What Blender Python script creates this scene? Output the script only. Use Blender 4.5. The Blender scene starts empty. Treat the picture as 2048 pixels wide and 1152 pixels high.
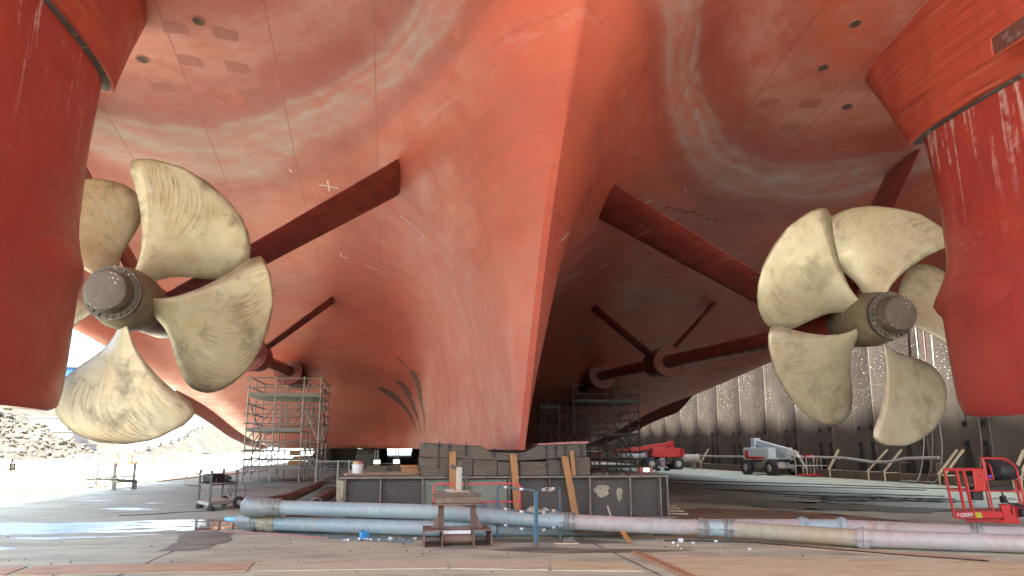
import bpy, bmesh, math, random
import numpy as np
from mathutils import Vector, Matrix
from mathutils.bvhtree import BVHTree
R = math.radians
random.seed(7)
SC = bpy.context.scene
COL = SC.collection
# ------------------------------------------------------------------ camera
cam = bpy.data.cameras.new('camera'); camo = bpy.data.objects.new('camera', cam); COL.objects.link(camo)
cam.sensor_width = 36.0; cam.lens = 36.0*1500/2048; cam.clip_start = 0.1; cam.clip_end = 6000
camo.location = (0, 0, 1.7); camo.rotation_euler = (R(90)+math.atan(320/1500), 0, R(-8.7))
SC.camera = camo
# ------------------------------------------------------------------ sky, sun, exposure
SUN_EL, SUN_AZ = 57.0, 198.0      # azimuth clockwise from +Y
w = bpy.data.worlds.new('World'); SC.world = w; w.use_nodes = True
nt = w.node_tree; bg = nt.nodes['Background']
sky = nt.nodes.new('ShaderNodeTexSky'); sky.sky_type = 'NISHITA'; sky.sun_disc = False
sky.sun_elevation = R(SUN_EL); sky.sun_rotation = R(SUN_AZ); sky.dust_density = 2.5
nt.links.new(sky.outputs[0], bg.inputs[0]); bg.inputs[1].default_value = 0.15
sl = bpy.data.lights.new('sun', 'SUN'); sl.energy = 5.0; sl.angle = R(0.5); sl.color = (1, .95, .88)
so = bpy.data.objects.new('sun', sl); COL.objects.link(so)
sd = Vector((math.sin(R(SUN_AZ))*math.cos(R(SUN_EL)), math.cos(R(SUN_AZ))*math.cos(R(SUN_EL)), math.sin(R(SUN_EL))))
so.rotation_euler = sd.to_track_quat('Z', 'Y').to_euler(); so.location = sd*100
SC.view_settings.view_transform = 'Standard'; SC.view_settings.look = 'None'
SC.view_settings.gamma = 1; SC.view_settings.exposure = 2.84
SC.render.engine = 'CYCLES'
SC.cycles.use_denoising = True
SC.cycles.max_bounces = 10; SC.cycles.diffuse_bounces = 6; SC.cycles.glossy_bounces = 3
SC.cycles.transmission_bounces = 2; SC.cycles.sample_clamp_indirect = 6
SC.cycles.use_adaptive_sampling = True; SC.cycles.adaptive_threshold = 0.02

# ------------------------------------------------------------------ materials
class N:
    def __init__(s, m):
        s.t = m.node_tree; s.t.nodes.clear()
        s.out = s.t.nodes.new('ShaderNodeOutputMaterial'); s.b = s.t.nodes.new('ShaderNodeBsdfPrincipled')
        s.t.links.new(s.b.outputs[0], s.out.inputs[0])
    def put(s, inp, v):
        if isinstance(v, bpy.types.NodeSocket): s.t.links.new(v, inp)
        elif isinstance(v, (tuple, list)) and len(v) == 3 and inp.type == 'RGBA': inp.default_value = (*v, 1)
        else: inp.default_value = v
    def math(s, op, a, b=0.0, c=0.0, clamp=False):
        n = s.t.nodes.new('ShaderNodeMath'); n.operation = op; n.use_clamp = clamp
        s.put(n.inputs[0], a); s.put(n.inputs[1], b); s.put(n.inputs[2], c); return n.outputs[0]
    def pos(s):
        return s.t.nodes.new('ShaderNodeNewGeometry').outputs['Position']
    def obj(s):
        return s.t.nodes.new('ShaderNodeTexCoord').outputs['Object']
    def xyz(s, v):
        n = s.t.nodes.new('ShaderNodeSeparateXYZ'); s.put(n.inputs[0], v); return n.outputs
    def comb(s, x, y, z):
        n = s.t.nodes.new('ShaderNodeCombineXYZ'); s.put(n.inputs[0], x); s.put(n.inputs[1], y); s.put(n.inputs[2], z); return n.outputs[0]
    def scale(s, v, k, off=(0, 0, 0), rot=(0, 0, 0)):
        n = s.t.nodes.new('ShaderNodeMapping'); s.put(n.inputs[0], v); n.inputs['Scale'].default_value = k
        n.inputs['Location'].default_value = off; n.inputs['Rotation'].default_value = rot; return n.outputs[0]
    def noise(s, v, sc=1.0, det=4.0, rough=.55, dist=0.0):
        n = s.t.nodes.new('ShaderNodeTexNoise'); s.put(n.inputs['Vector'], v); n.inputs['Scale'].default_value = sc
        n.inputs['Detail'].default_value = det; n.inputs['Roughness'].default_value = rough; n.inputs['Distortion'].default_value = dist
        return n.outputs[0]
    def voro(s, v, sc=1.0, feat='F1'):
        n = s.t.nodes.new('ShaderNodeTexVoronoi'); n.feature = feat; s.put(n.inputs['Vector'], v); n.inputs['Scale'].default_value = sc; return n.outputs[0]
    def step(s, v, lo, hi, a=0.0, b=1.0):
        n = s.t.nodes.new('ShaderNodeMapRange'); s.put(n.inputs[0], v); n.inputs[1].default_value = lo; n.inputs[2].default_value = hi
        n.inputs[3].default_value = a; n.inputs[4].default_value = b; return n.outputs[0]
    def mix(s, f, a, b, mode='MIX'):
        n = s.t.nodes.new('ShaderNodeMix'); n.data_type = 'RGBA'; n.blend_type = mode
        s.put(n.inputs[0], f); s.put(n.inputs[6], a); s.put(n.inputs[7], b); return n.outputs[2]
    def ramp(s, v, stops):
        n = s.t.nodes.new('ShaderNodeValToRGB'); s.put(n.inputs[0], v); e = n.color_ramp.elements
        while len(e) < len(stops): e.new(0.5)
        for i, (p, c) in enumerate(stops): e[i].position = p; e[i].color = (*c, 1)
        return n.outputs[0]
    def bump(s, h, k=.3, d=.02):
        n = s.t.nodes.new('ShaderNodeBump'); n.inputs['Strength'].default_value = k; n.inputs['Distance'].default_value = d
        s.put(n.inputs['Height'], h); s.t.links.new(n.outputs[0], s.b.inputs['Normal'])
    def band(s, v, c, wd):   # 1 near c, 0 beyond wd
        return s.step(s.math('ABSOLUTE', s.math('SUBTRACT', v, c)), wd*.5, wd, 1.0, 0.0)

def newmat(name, rough=.6, metal=0.0, spec=.5):
    m = bpy.data.materials.new(name); m.use_nodes = True; n = N(m)
    n.b.inputs['Roughness'].default_value = rough; n.b.inputs['Metallic'].default_value = metal
    n.b.inputs['Specular IOR Level'].default_value = spec
    return m, n

MC = {}
def wm(name, c1, c2, c3=None, sc=3.0, stretch=(1, 1, 1), rough=.7, metal=0.0, bump=.25, bsc=None, lo=.35, hi=.65, lo3=.58, hi3=.66, det=6):
    """weathered surface: two tones by noise, a third tone as patches, and a fine bump"""
    if name in MC: return MC[name]
    m, n = newmat(name, rough, metal)
    v = n.scale(n.obj(), stretch)
    a = n.noise(v, sc, det)
    c = n.mix(n.step(a, lo, hi), c1, c2)
    if c3: c = n.mix(n.step(n.noise(n.scale(v, (1, 1, 1), (9, 4, 2)), sc*1.7, det, .65), lo3, hi3), c, c3)
    fine = n.noise(v, (bsc or sc*9), 4)
    c = n.mix(n.step(fine, .3, .7, 0, .22), c, (.02, .02, .02))
    n.put(n.b.inputs['Base Color'], c)
    n.put(n.b.inputs['Roughness'], n.step(a, .3, .7, max(.05, rough-.12), min(1, rough+.12)))
    if bump: n.bump(fine, bump, .01)
    MC[name] = m; return m

# ------------------------------------------------------------------ mesh builder
class MB:
    def __init__(s): s.v = []; s.f = []; s.m = []; s.mi = 0
    def add(s, vs, fs):
        o = len(s.v); s.v += [tuple(map(float, p)) for p in vs]; s.f += [tuple(i+o for i in f) for f in fs]; s.m += [s.mi]*len(fs); return s
    def box(s, c, d, rz=0, rx=0, ry=0):
        M = Matrix.Rotation(rz, 3, 'Z') @ Matrix.Rotation(ry, 3, 'Y') @ Matrix.Rotation(rx, 3, 'X'); c = Vector(c)
        p = [c + M @ Vector((x*d[0]/2, y*d[1]/2, z*d[2]/2)) for x in (-1, 1) for y in (-1, 1) for z in (-1, 1)]
        return s.add(p, [(0, 1, 3, 2), (4, 6, 7, 5), (0, 4, 5, 1), (2, 3, 7, 6), (0, 2, 6, 4), (1, 5, 7, 3)])
    def beam(s, a, b, w, h, up=(0, 0, 1)):
        a = Vector(a); b = Vector(b); d = (b-a).normalized(); up = Vector(up)
        if abs(d.dot(up)) > .98: up = Vector((1, 0, 0))
        sx = d.cross(up).normalized(); sz = sx.cross(d)
        p = [q + sx*i*w/2 + sz*j*h/2 for q in (a, b) for i, j in ((-1, -1), (1, -1), (1, 1), (-1, 1))]
        return s.add(p, [(3, 2, 1, 0), (4, 5, 6, 7), (0, 1, 5, 4), (1, 2, 6, 5), (2, 3, 7, 6), (3, 0, 4, 7)])
    def tube(s, pts, r, n=10, cap=True, hollow=0):
        pts = [Vector(p) for p in pts]; rs = r if isinstance(r, (list, tuple)) else [r]*len(pts)
        prev = None; rings = []
        for i, p in enumerate(pts):
            d = (pts[min(i+1, len(pts)-1)] - pts[max(i-1, 0)])
            d = d.normalized() if d.length > 1e-9 else prev_d
            prev_d = d
            if prev is None:
                a = Vector((0, 0, 1)) if abs(d.z) < .9 else Vector((1, 0, 0)); prev = d.cross(a).normalized()
            else:
                prev = (prev - d*prev.dot(d)); prev = prev.normalized() if prev.length > 1e-6 else d.orthogonal().normalized()
            q = d.cross(prev)
            rings.append([p + (prev*math.cos(t*2*math.pi/n) + q*math.sin(t*2*math.pi/n))*rs[i] for t in range(n)])
        vs = [v for rg in rings for v in rg]; fs = []
        for i in range(len(rings)-1):
            for t in range(n): fs.append((i*n+t, i*n+(t+1) % n, (i+1)*n+(t+1) % n, (i+1)*n+t))
        if cap: fs.append(tuple(range(n-1, -1, -1))); fs.append(tuple((len(rings)-1)*n+t for t in range(n)))
        return s.add(vs, fs)
    def lathe(s, a, d, prof, n=32):
        """revolve (distance along d, radius) profile round axis through a"""
        a = Vector(a); d = Vector(d).normalized(); p = d.orthogonal().normalized(); q = d.cross(p); vs = []; fs = []
        for (h, r) in prof:
            for t in range(n): vs.append(a + d*h + (p*math.cos(t*2*math.pi/n) + q*math.sin(t*2*math.pi/n))*max(r, 1e-4))
        for i in range(len(prof)-1):
            for t in range(n): fs.append((i*n+t, i*n+(t+1) % n, (i+1)*n+(t+1) % n, (i+1)*n+t))
        return s.add(vs, fs)
    def sweep(s, secs, closed=True, caps=True):
        k = len(secs[0]); vs = [p for c in secs for p in c]; fs = []
        for i in range(len(secs)-1):
            for t in range(k if closed else k-1): fs.append((i*k+t, i*k+(t+1) % k, (i+1)*k+(t+1) % k, (i+1)*k+t))
        if caps: fs.append(tuple(range(k-1, -1, -1))); fs.append(tuple((len(secs)-1)*k+t for t in range(k)))
        return s.add(vs, fs)
    def prism(s, poly, z0, z1):
        k = len(poly); vs = [(*p, z0) for p in poly] + [(*p, z1) for p in poly]
        return s.add(vs, [tuple(range(k-1, -1, -1)), tuple(range(k, 2*k))] + [(i, (i+1) % k, (i+1) % k+k, i+k) for i in range(k)])
    def build(s, name, mats, parent=None, smooth=True, bevel=0, sharp=35):
        me = bpy.data.meshes.new(name)
        off = WP(parent)
        me.from_pydata([(x-off[0], y-off[1], z-off[2]) for x, y, z in s.v], [], s.f)
        if not isinstance(mats, (list, tuple)): mats = [mats]
        for m in mats: me.materials.append(m)
        for p, mi in zip(me.polygons, s.m): p.material_index = mi
        bm = bmesh.new(); bm.from_mesh(me); bmesh.ops.recalc_face_normals(bm, faces=bm.faces)
        if bevel: 
            es = [e for e in bm.edges if len(e.link_faces) == 2 and e.calc_face_angle(0) > R(40)]
            bmesh.ops.bevel(bm, geom=es, offset=bevel, segments=1, affect='EDGES', clamp_overlap=True)
        for f in bm.faces: f.smooth = smooth
        for e in bm.edges:
            if len(e.link_faces) == 2 and e.calc_face_angle(0) > R(sharp): e.smooth = False
        bm.to_mesh(me); bm.free()
        o = bpy.data.objects.new(name, me); COL.objects.link(o)
        if parent: o.parent = parent
        return o
def WP(o):
    p = Vector((0, 0, 0))
    while o is not None: p += o.location; o = o.parent
    return p
def thing(name, label, cat, loc=(0, 0, 0), group=None):
    o = bpy.data.objects.new(name, None); COL.objects.link(o); o.location = loc; o.empty_display_size = .3
    o['label'] = label; o['category'] = cat
    if group: o['group'] = group
    return o
def tag(o, label, cat, group=None, kind=None):
    o['label'] = label; o['category'] = cat
    if group: o['group'] = group
    if kind: o['kind'] = kind
    return o
def struct(o, kind='structure'): o['kind'] = kind; return o
def ctree(o, parent=None):
    c = o.copy(); COL.objects.link(c)
    if parent: c.parent = parent
    for ch in list(o.children): ctree(ch, c)
    return c
def hermite(xs, ys, x):
    """smooth interpolation through a table; ys rows may be arrays"""
    xs = list(xs); n = len(xs)
    if x <= xs[0]: return np.array(ys[0], float)
    if x >= xs[-1]: return np.array(ys[-1], float)
    i = max(j for j in range(n-1) if xs[j] <= x)
    Y = [np.array(y, float) for y in ys]; h = xs[i+1]-xs[i]; t = (x-xs[i])/h
    def tan(j):
        if j == 0: return (Y[1]-Y[0])/(xs[1]-xs[0])
        if j == n-1: return (Y[-1]-Y[-2])/(xs[-1]-xs[-2])
        a = (Y[j]-Y[j-1])/(xs[j]-xs[j-1]); b = (Y[j+1]-Y[j])/(xs[j+1]-xs[j]); w1 = xs[j+1]-xs[j]; w0 = xs[j]-xs[j-1]
        m = (a*w1+b*w0)/(w0+w1)
        return np.where(a*b <= 0, 0, np.sign(m)*np.minimum(np.abs(m), 3*np.minimum(np.abs(a), np.abs(b))))
    return Y[i]*(2*t**3-3*t**2+1) + h*tan(i)*(t**3-2*t*t+t) + Y[i+1]*(3*t*t-2*t**3) + h*tan(i+1)*(t**3-t*t)

XC = 3.11; SW = 9.33; YP = 18.0        # ship centreline, shaft offset, propeller plane
SHAFT_D = Vector((0, 1, .0375)).normalized()
def shz(y): return 5.05 + (y-YP)*.0375
# ================================================================== hull material
def hull_mat():
    m, n = newmat('red_antifouling_paint', .5)
    P = n.pos(); X, Y, Z = n.xyz(P)
    big = n.noise(P, .35, 3); med = n.noise(P, 1.3, 6, .6)
    # streaks that follow the waterlines: fast change with height, slow along the hull
    st = n.noise(n.scale(P, (.4, .16, 6)), 1.0, 6, .6, .2)
    st2 = n.noise(n.scale(P, (.22, .22, 2.2), (3, 5, 1)), 1.0, 5, .6)
    red = n.mix(n.step(big, .35, .65), (.40, .070, .042), (.45, .088, .054))
    U0 = n.math('ABSOLUTE', n.math('SUBTRACT', X, XC))
    fade = n.math('MULTIPLY', n.step(U0, 3.5, 7.5, .06, 1), n.step(st2, .36, .62, .12, .85))
    red = n.mix(fade, red, (.34, .125, .093))
    red = n.mix(n.step(st, .48, .72, 0, .5), red, (.29, .060, .042))
    # paler pink towards the bottom of the hull
    low = n.step(Z, 2.0, 7.0, .42, 0.0)
    red = n.mix(n.math('MULTIPLY', low, n.step(n.noise(P, .55, 5), .35, .6, .3, 1)), red, (.45, .17, .14))
    # scum lines on the run of the stern
    wob = n.math('ADD', Z, n.math('MULTIPLY', n.math('SUBTRACT', n.noise(n.scale(P, (1, 1, 2)), .8, 5, .6), .5), .20))
    wob = n.math('ADD', wob, n.math('MULTIPLY', n.math('SUBTRACT', n.noise(P, .16, 2), .5), .5))
    def line(c, wd, col, amt, red, br=.45):
        mask = n.math('MULTIPLY', n.step(n.math('ABSOLUTE', n.math('SUBTRACT', wob, c)), wd*.25, wd*1.1, 1.0, 0.0), n.step(n.math('ADD', n.math('MULTIPLY', n.noise(n.scale(P, (1, 1, 3), (c, 0, 0)), .9, 7, .7), .6), n.math('MULTIPLY', n.noise(n.scale(P, (.7, .7, 9), (c, 3, 0)), 1.6, 6, .65), .4)), br, br+.2, 0, amt))
        return n.mix(mask, red, col)
    red = line(10.92, .30, (.27, .055, .04), .9, red, .28)
    red = line(10.72, .14, (.27, .055, .045), .85, red, .25)
    red = line(10.42, .34, (.335, .215, .195), .75, red, .36)
    red = line(10.52, .05, (.36, .29, .26), .5, red, .38)
    red = line(10.28, .06, (.35, .27, .24), .5, red, .40)
    red = line(10.66, .05, (.37, .30, .27), .5, red, .40)
    red = line(11.95, .25, (.44, .22, .19), .7, red, .4)
    red = line(11.42, .1, (.33, .06, .04), .8, red, .3)
    red = line(10.08, .2, (.28, .06, .045), .75, red, .32)
    red = line(12.3, .22, (.27, .055, .04), .8, red, .3)
    red = line(11.25, .3, (.44, .20, .17), .7, red, .38)
    red = line(11.65, .2, (.42, .085, .05), .9, red, .25)
    red = line(9.5, .3, (.50, .25, .22), .5, red, .5)
    red = line(8.6, .5, (.36, .075, .055), .5, red, .4)
    # patchy grey bloom on the upper run
    gb = n.math('MULTIPLY', n.step(Z, 10.8, 11.6), n.step(n.noise(n.scale(P, (.5, .5, 1.5), (7, 7, 7)), 1, 7, .6), .52, .68, 0, .55))
    red = n.mix(gb, red, (.37, .21, .18))
    # fine grey speckle and drips
    red = n.mix(n.step(n.noise(P, 9, 5, .7), .62, .75, 0, .35), red, (.5, .33, .3))
    # plate seams
    U = n.math('ABSOLUTE', n.math('SUBTRACT', X, XC))
    fr = n.math('FRACT', n.math('DIVIDE', n.math('ADD', U, 2.30), 2.46))
    seam = n.math('MULTIPLY', n.step(n.math('ABSOLUTE', n.math('SUBTRACT', fr, .5)), .004, .010, 1, 0), n.step(U, 2.6, 3.0))
    fy = n.math('FRACT', n.math('DIVIDE', Y, 5.6))
    seam2 = n.step(n.math('ABSOLUTE', n.math('SUBTRACT', fy, .5)), .0015, .0035, 1, 0)
    fz = n.math('FRACT', n.math('DIVIDE', n.math('ADD', Z, n.math('MULTIPLY', Y, .22)), 2.9))
    seam3 = n.math('MULTIPLY', n.step(n.math('ABSOLUTE', n.math('SUBTRACT', fz, .5)), .0015, .004, 1, 0), n.step(U, 2.6, 3.0, 1, 0))
    sm = n.math('MAXIMUM', n.math('MULTIPLY', seam, .85), n.math('MAXIMUM', n.math('MULTIPLY', seam2, .3), n.math('MULTIPLY', seam3, .35)))
    red = n.mix(n.math('MULTIPLY', sm, .8), red, (.24, .05, .04))
    n.put(n.b.inputs['Base Color'], red)
    n.put(n.b.inputs['Roughness'], n.step(med, .3, .7, .38, .62))
    dents = n.noise(P, .9, 2)
    h = n.math('ADD', n.math('MULTIPLY', dents, .8), n.math('ADD', n.math('MULTIPLY', n.noise(P, 14, 4), .03), n.math('MULTIPLY', sm, .12)))
    n.bump(h, .3, .05)
    return m
HULL = hull_mat()
def paint_mat(name, a, b, c, drip=True, rough=.42):
    m, n = newmat(name, rough)
    P = n.pos(); 
    base = n.mix(n.step(n.noise(P, .6, 4), .35, .65), a, b)
    base = n.mix(n.step(n.noise(n.scale(P, (1, 1, .35)), 2.2, 6, .6), .5, .7, 0, .5), base, c)
    if drip:
        d = n.step(n.math('ADD', n.math('MULTIPLY', n.noise(n.scale(P, (4, 4, .25)), 1.2, 5, .6), .8), n.math('MULTIPLY', n.noise(P, 5, 4), .2)), .555, .60)
        d = n.math('MULTIPLY', d, n.step(n.xyz(P)[2], 6.4, 8.4, 0, .75))
        base = n.mix(d, base, (.50, .33, .31))
        z_ = n.xyz(P)[2]; y_ = n.xyz(P)[1]
        base = n.mix(n.step(n.noise(n.scale(P, (7, 7, .2), (2, 2, 2)), 1.3, 5, .6), .64, .70, 0, .35), base, tuple(min(1, k*1.6) for k in b))
        base = n.mix(n.step(n.noise(n.scale(P, (.8, .8, .5), (5, 1, 2)), 1, 7, .7), .55, .66, 0, .35), base, tuple(k*.6 for k in a))
        ws = n.math('MAXIMUM', n.band(z_, 4.1, .018), n.math('MAXIMUM', n.band(z_, 6.9, .018), n.math('MAXIMUM', n.band(y_, 13.2, .018), n.band(y_, 11.2, .018))))
        base = n.mix(n.math('MULTIPLY', ws, .35), base, tuple(k*.55 for k in a))
        e = n.math('MULTIPLY', n.band(n.math('ADD', n.xyz(P)[2], n.math('MULTIPLY', n.noise(P, 2, 4), .5)), 6.35, .22), n.step(n.noise(n.scale(P, (3, 3, 5)), 2, 5), .5, .7, 0, .22))
        base = n.mix(e, base, (.5, .3, .28))
    base = n.mix(n.step(n.noise(P, 22, 3), .70, .76, 0, .4), base, (.5, .3, .27))
    if not drip:
        base = n.mix(n.step(n.noise(n.scale(P, (.35, .35, 9)), 1, 6, .65), .5, .66, 0, .7), base, tuple(k*.5 for k in a))
        base = n.mix(n.step(n.noise(n.scale(P, (.35, .35, 12), (4, 4, 4)), 1, 6, .65), .58, .68, 0, .4), base, (.45, .22, .17))
    n.put(n.b.inputs['Base Color'], base)
    n.put(n.b.inputs['Roughness'], n.step(n.noise(P, 2, 4), .3, .7, rough-.08, rough+.12))
    n.bump(n.math('ADD', n.noise(P, 1.1, 2), n.math('MULTIPLY', n.noise(P, 18, 3), .05)), .3, .04)
    return m
RUD = paint_mat('rudder_red_paint', (.30, .036, .032), (.35, .045, .034), (.26, .036, .032), True, .36)
HEADM = paint_mat('headbox_red_paint', (.38, .055, .036), (.43, .07, .045), (.26, .04, .03), False)
STRUTM = paint_mat('strut_dark_red_paint', (.15, .024, .018), (.19, .03, .02), (.22, .045, .034), False, .38)
BARRELM = wm('barrel_red_primer', (.20, .05, .042), (.25, .07, .058), (.12, .035, .03), sc=4)
SEAL = wm('grey_seal_lip', (.12, .085, .08), (.06, .045, .042), (.26, .21, .20), sc=1.5)
BLACK = wm('black_rubber', (.012, .012, .013), (.03, .03, .03), sc=8, rough=.6)
TOP = wm('white_topsides_paint', (.75, .75, .74), (.7, .7, .7), sc=.5, rough=.4, bump=0)
CHALK = wm('white_chalk', (.75, .68, .64), (.6, .5, .46), (.4, .15, .1), sc=20, rough=.9, bump=0)
DIRTP = wm('faded_dark_primer', (.30, .10, .078), (.33, .112, .09), (.36, .13, .10), sc=6, bump=0)
GRILL = wm('slot_fouling', (.10, .035, .03), (.16, .055, .045), (.22, .09, .07), sc=5)

def bronze_mat(name, ca, cb, cc, dcol, smut):
    m, n = newmat(name, .42, .3)
    uv = n.t.nodes.new('ShaderNodeUVMap').outputs[0]      # u: along the chord, v: along the radius
    U, V, _ = n.xyz(uv)
    rnd = n.t.nodes.new('ShaderNodeObjectInfo').outputs['Random']; k_ = n.math('MULTIPLY', rnd, 37)
    ox, oy, oz = n.xyz(n.obj()); O = n.comb(n.math('ADD', ox, k_), n.math('ADD', oy, k_), n.math('SUBTRACT', oz, k_))
    c = n.mix(n.step(n.noise(O, .7, 4), .38, .62), ca, cb)
    c = n.mix(n.step(n.noise(O, 1.6, 6, .6), .48, .66, 0, .7), c, cc)
    # grinding ribs that run out along the radius, strongest towards the tip
    uu = n.comb(n.math('MULTIPLY', U, 60), n.math('MULTIPLY', V, 7), k_)
    s2 = n.noise(uu, 1.0, 3, .5)
    patch = n.step(n.noise(O, .8, 5, .6), .42, .58)
    ribs = n.math('MULTIPLY', n.math('MULTIPLY', n.step(s2, .48, .62, 0, smut), n.step(V, .5, .85, .25, 1)), patch)
    c = n.mix(ribs, c, dcol)
    ring = n.noise(n.comb(n.math('MULTIPLY', U, 1.5), n.math('MULTIPLY', V, 30), k_), 1.0, 3, .5)
    c = n.mix(n.step(ring, .54, .72, 0, .09), c, dcol)
    dirt = n.step(n.noise(O, .75, 8, .72), .53, .64, 0, smut)
    c = n.mix(dirt, c, dcol)
    c = n.mix(n.math('MULTIPLY', n.step(n.noise(O, 1.1, 4, .6), .60, .66, 0, smut*.8), n.step(n.noise(O, 9, 5, .7), .4, .6)), c, (.10, .09, .07))
    edge = n.math('MAXIMUM', n.step(U, .93, 1.0), n.math('MAXIMUM', n.step(U, .07, 0), n.step(V, .975, 1.0)))
    c = n.mix(n.math('MULTIPLY', edge, n.step(n.noise(O, 5, 4), .4, .6, 0, .6)), c, dcol)
    sc_ = n.step(n.noise(n.scale(O, (3, 3, 30), rot=(.3, .6, .2)), 1.3, 3, .6), .70, .74, 0, .5)
    c = n.mix(sc_, c, (.52, .46, .34))
    n.put(n.b.inputs['Base Color'], c)
    n.put(n.b.inputs['Roughness'], n.step(n.noise(O, 3, 5), .3, .7, .30, .56))
    n.bump(n.math('ADD', s2, n.noise(O, 12, 4)), .10, .01)
    return m
BRONZE = {-1: bronze_mat('brown_smeared_bronze', (.325, .245, .145), (.37, .30, .20), (.30, .205, .10), (.125, .088, .05), .75),
          1: bronze_mat('pale_bronze', (.42, .34, .225), (.46, .39, .275), (.39, .31, .18), (.17, .135, .09), .5)}
HUBM = wm('fouled_bronze_hub', (.20, .155, .09), (.14, .105, .065), (.25, .20, .12), sc=3, rough=.7, metal=.1)
def capmat():
    m, n = newmat('barnacled_hub_cap', .7)
    O = n.obj(); c = n.mix(n.step(n.noise(O, 3, 6), .35, .65), (.07, .05, .038), (.11, .08, .06))
    v = n.voro(O, 11); c = n.mix(n.math('MULTIPLY', n.step(v, .16, .12, 0, 1) if False else n.step(v, .10, .2, 1, 0), n.step(n.noise(O, 2.2, 3), .48, .58)), c, (.62, .55, .47))
    n.put(n.b.inputs['Base Color'], c); n.bump(n.noise(O, 20, 4), .4, .02); return m
CAPM = capmat()

# ================================================================== the ship
ship = thing('ship', 'huge red antifouled ship stern with twin propellers and rudders over the dock floor', 'ship', (XC, 19.0, 1.65))
TE = ([-14, -8, 0, 4, 8, 11.86, 13.39, 14.95, 16.47, 18.75], [14.2, 14.1, 13.9, 13.2, 11.9, 9.64, 8.42, 6.87, 4.99, 1.62])
ST = {
 -12: [(.3, 14.3), (.6, 14.35), (1.1, 14.4), (1.9, 14.4), (4, 14.4), (8.5, 14.35), (12, 14.2), (14.5, 13.8), (16, 13.2), (16.5, 14.2), (16.5, 20)],
 4: [(.3, 13.25), (.6, 13.3), (1.1, 13.4), (1.9, 13.5), (4, 13.6), (8.5, 13.6), (12, 13.2), (14.5, 12.3), (16, 10.8), (16.5, 12.3), (16.5, 20)],
 8: [(.3, 12.0), (.6, 12.1), (1.1, 12.25), (1.9, 12.4), (4, 12.7), (9, 12.9), (12, 12.6), (14.5, 11.6), (16, 10.0), (16.5, 11.6), (16.5, 20)],
 12: [(.42, 9.8), (.95, 10.05), (1.6, 10.35), (2.5, 10.8), (4.3, 11.5), (9, 12.25), (12, 12.0), (14.5, 10.9), (16, 9.2), (16.5, 11), (16.5, 20)],
 16: [(.5, 6.6), (1.0, 7.7), (1.6, 8.8), (2.5, 9.8), (4.3, 10.9), (9, 11.6), (12, 11.4), (14.5, 10.2), (16, 8.4), (16.5, 10.2), (16.5, 20)],
 18.75: [(.35, 3.5), (.75, 5.5), (1.3, 7.2), (2.3, 8.7), (4.5, 10.25), (9, 11.1), (12, 10.9), (14.5, 9.6), (16, 7.8), (16.5, 9.6), (16.5, 20)],
 24: [(.5, 3.2), (.9, 4.9), (1.5, 6.4), (2.7, 7.9), (5, 9.3), (9, 10.2), (12, 10.05), (14.5, 8.8), (16, 7.0), (16.5, 8.8), (16.5, 20)],
 34.5: [(.9, 2.8), (1.05, 4.3), (1.45, 5.8), (2.7, 7.2), (5.9, 8.2), (9.2, 8.75), (12.2, 8.5), (14.6, 7.4), (16, 6.2), (16.5, 7.8), (16.5, 20)],
 44: [(1.38, 2.6), (1.55, 3.7), (2.25, 4.8), (4.3, 5.65), (6.8, 6.2), (9.3, 6.7), (12.2, 6.5), (14.6, 5.9), (16, 5.3), (16.5, 6.5), (16.5, 20)],
 54: [(2.45, 2.0), (2.8, 2.6), (3.8, 3.25), (6, 3.75), (9.2, 4.2), (10.5, 4.35), (12.5, 4.5), (14.3, 4.3), (15.8, 4.4), (16.5, 5.4), (16.5, 20)],
 66: [(8, 1.65), (9, 1.66), (10, 1.7), (11, 1.78), (12, 1.9), (13, 2.05), (14, 2.25), (15, 2.55), (15.9, 3.05), (16.5, 4.4), (16.5, 20)],
 80: [(8, 1.65), (9, 1.65), (10, 1.65), (11, 1.65), (12, 1.65), (13, 1.65), (14, 1.66), (15, 1.8), (16.1, 2.5), (16.5, 3.9), (16.5, 20)],
 170: [(7, 1.65), (8, 1.65), (9, 1.65), (9.5, 1.65), (10, 1.65), (10.5, 1.66), (11, 1.7), (11.5, 1.9), (12, 2.5), (12.2, 3.9), (12.5, 20)]}
W1 = ([-12, 18.75, 24, 34.5, 44, 54, 66, 80, 170], [.08, .08, .3, .8, 1.3, 2.3, 7, 7, 6])
def section(y):
    zk = float(hermite(*TE, y)) if y < 18.75 else 1.65
    c = hermite(list(ST), list(ST.values()), y)
    w1 = float(hermite(*W1, y))
    ctl = np.vstack([[w1, zk], c])
    # keep the first side points outside and above the keel corner
    for i in range(1, len(ctl)):
        ctl[i][0] = max(ctl[i][0], ctl[i-1][0]+.01) if i < 9 else ctl[i][0]
        if i < 6: ctl[i][1] = max(ctl[i][1], ctl[i-1][1]+.0005)
    # smooth curve through the side points (centripetal-like parameter)
    d = np.r_[0, np.cumsum(np.sqrt(np.linalg.norm(np.diff(ctl, axis=0), axis=1))+1e-3)]
    out = [(0, zk)]
    per = 7
    for i in range(len(ctl)-1):
        for k in range(per if i < 9 else 3):
            t = d[i] + (d[i+1]-d[i])*k/(per if i < 9 else 3)
            out.append(tuple(hermite(list(d), list(ctl), t)))
    out.append(tuple(ctl[-1]))
    return out
ys = list(np.arange(-8, 12, 2)) + list(np.arange(12, 18.7, .45)) + [18.3, 18.75] + list(np.arange(19.2, 30, .6)) + list(np.arange(30, 60, 1)) + list(np.arange(60, 90, 2)) + [100, 120, 145, 170]
mb = MB(); secs = []
for y in ys:
    s = section(y)
    secs.append([(XC-u, y, z) for u, z in reversed(s)] + [(XC+u, y, z) for u, z in s[1:]])
k = len(secs[0])
for s in secs: mb.v += [tuple(map(float, p)) for p in s]
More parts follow.
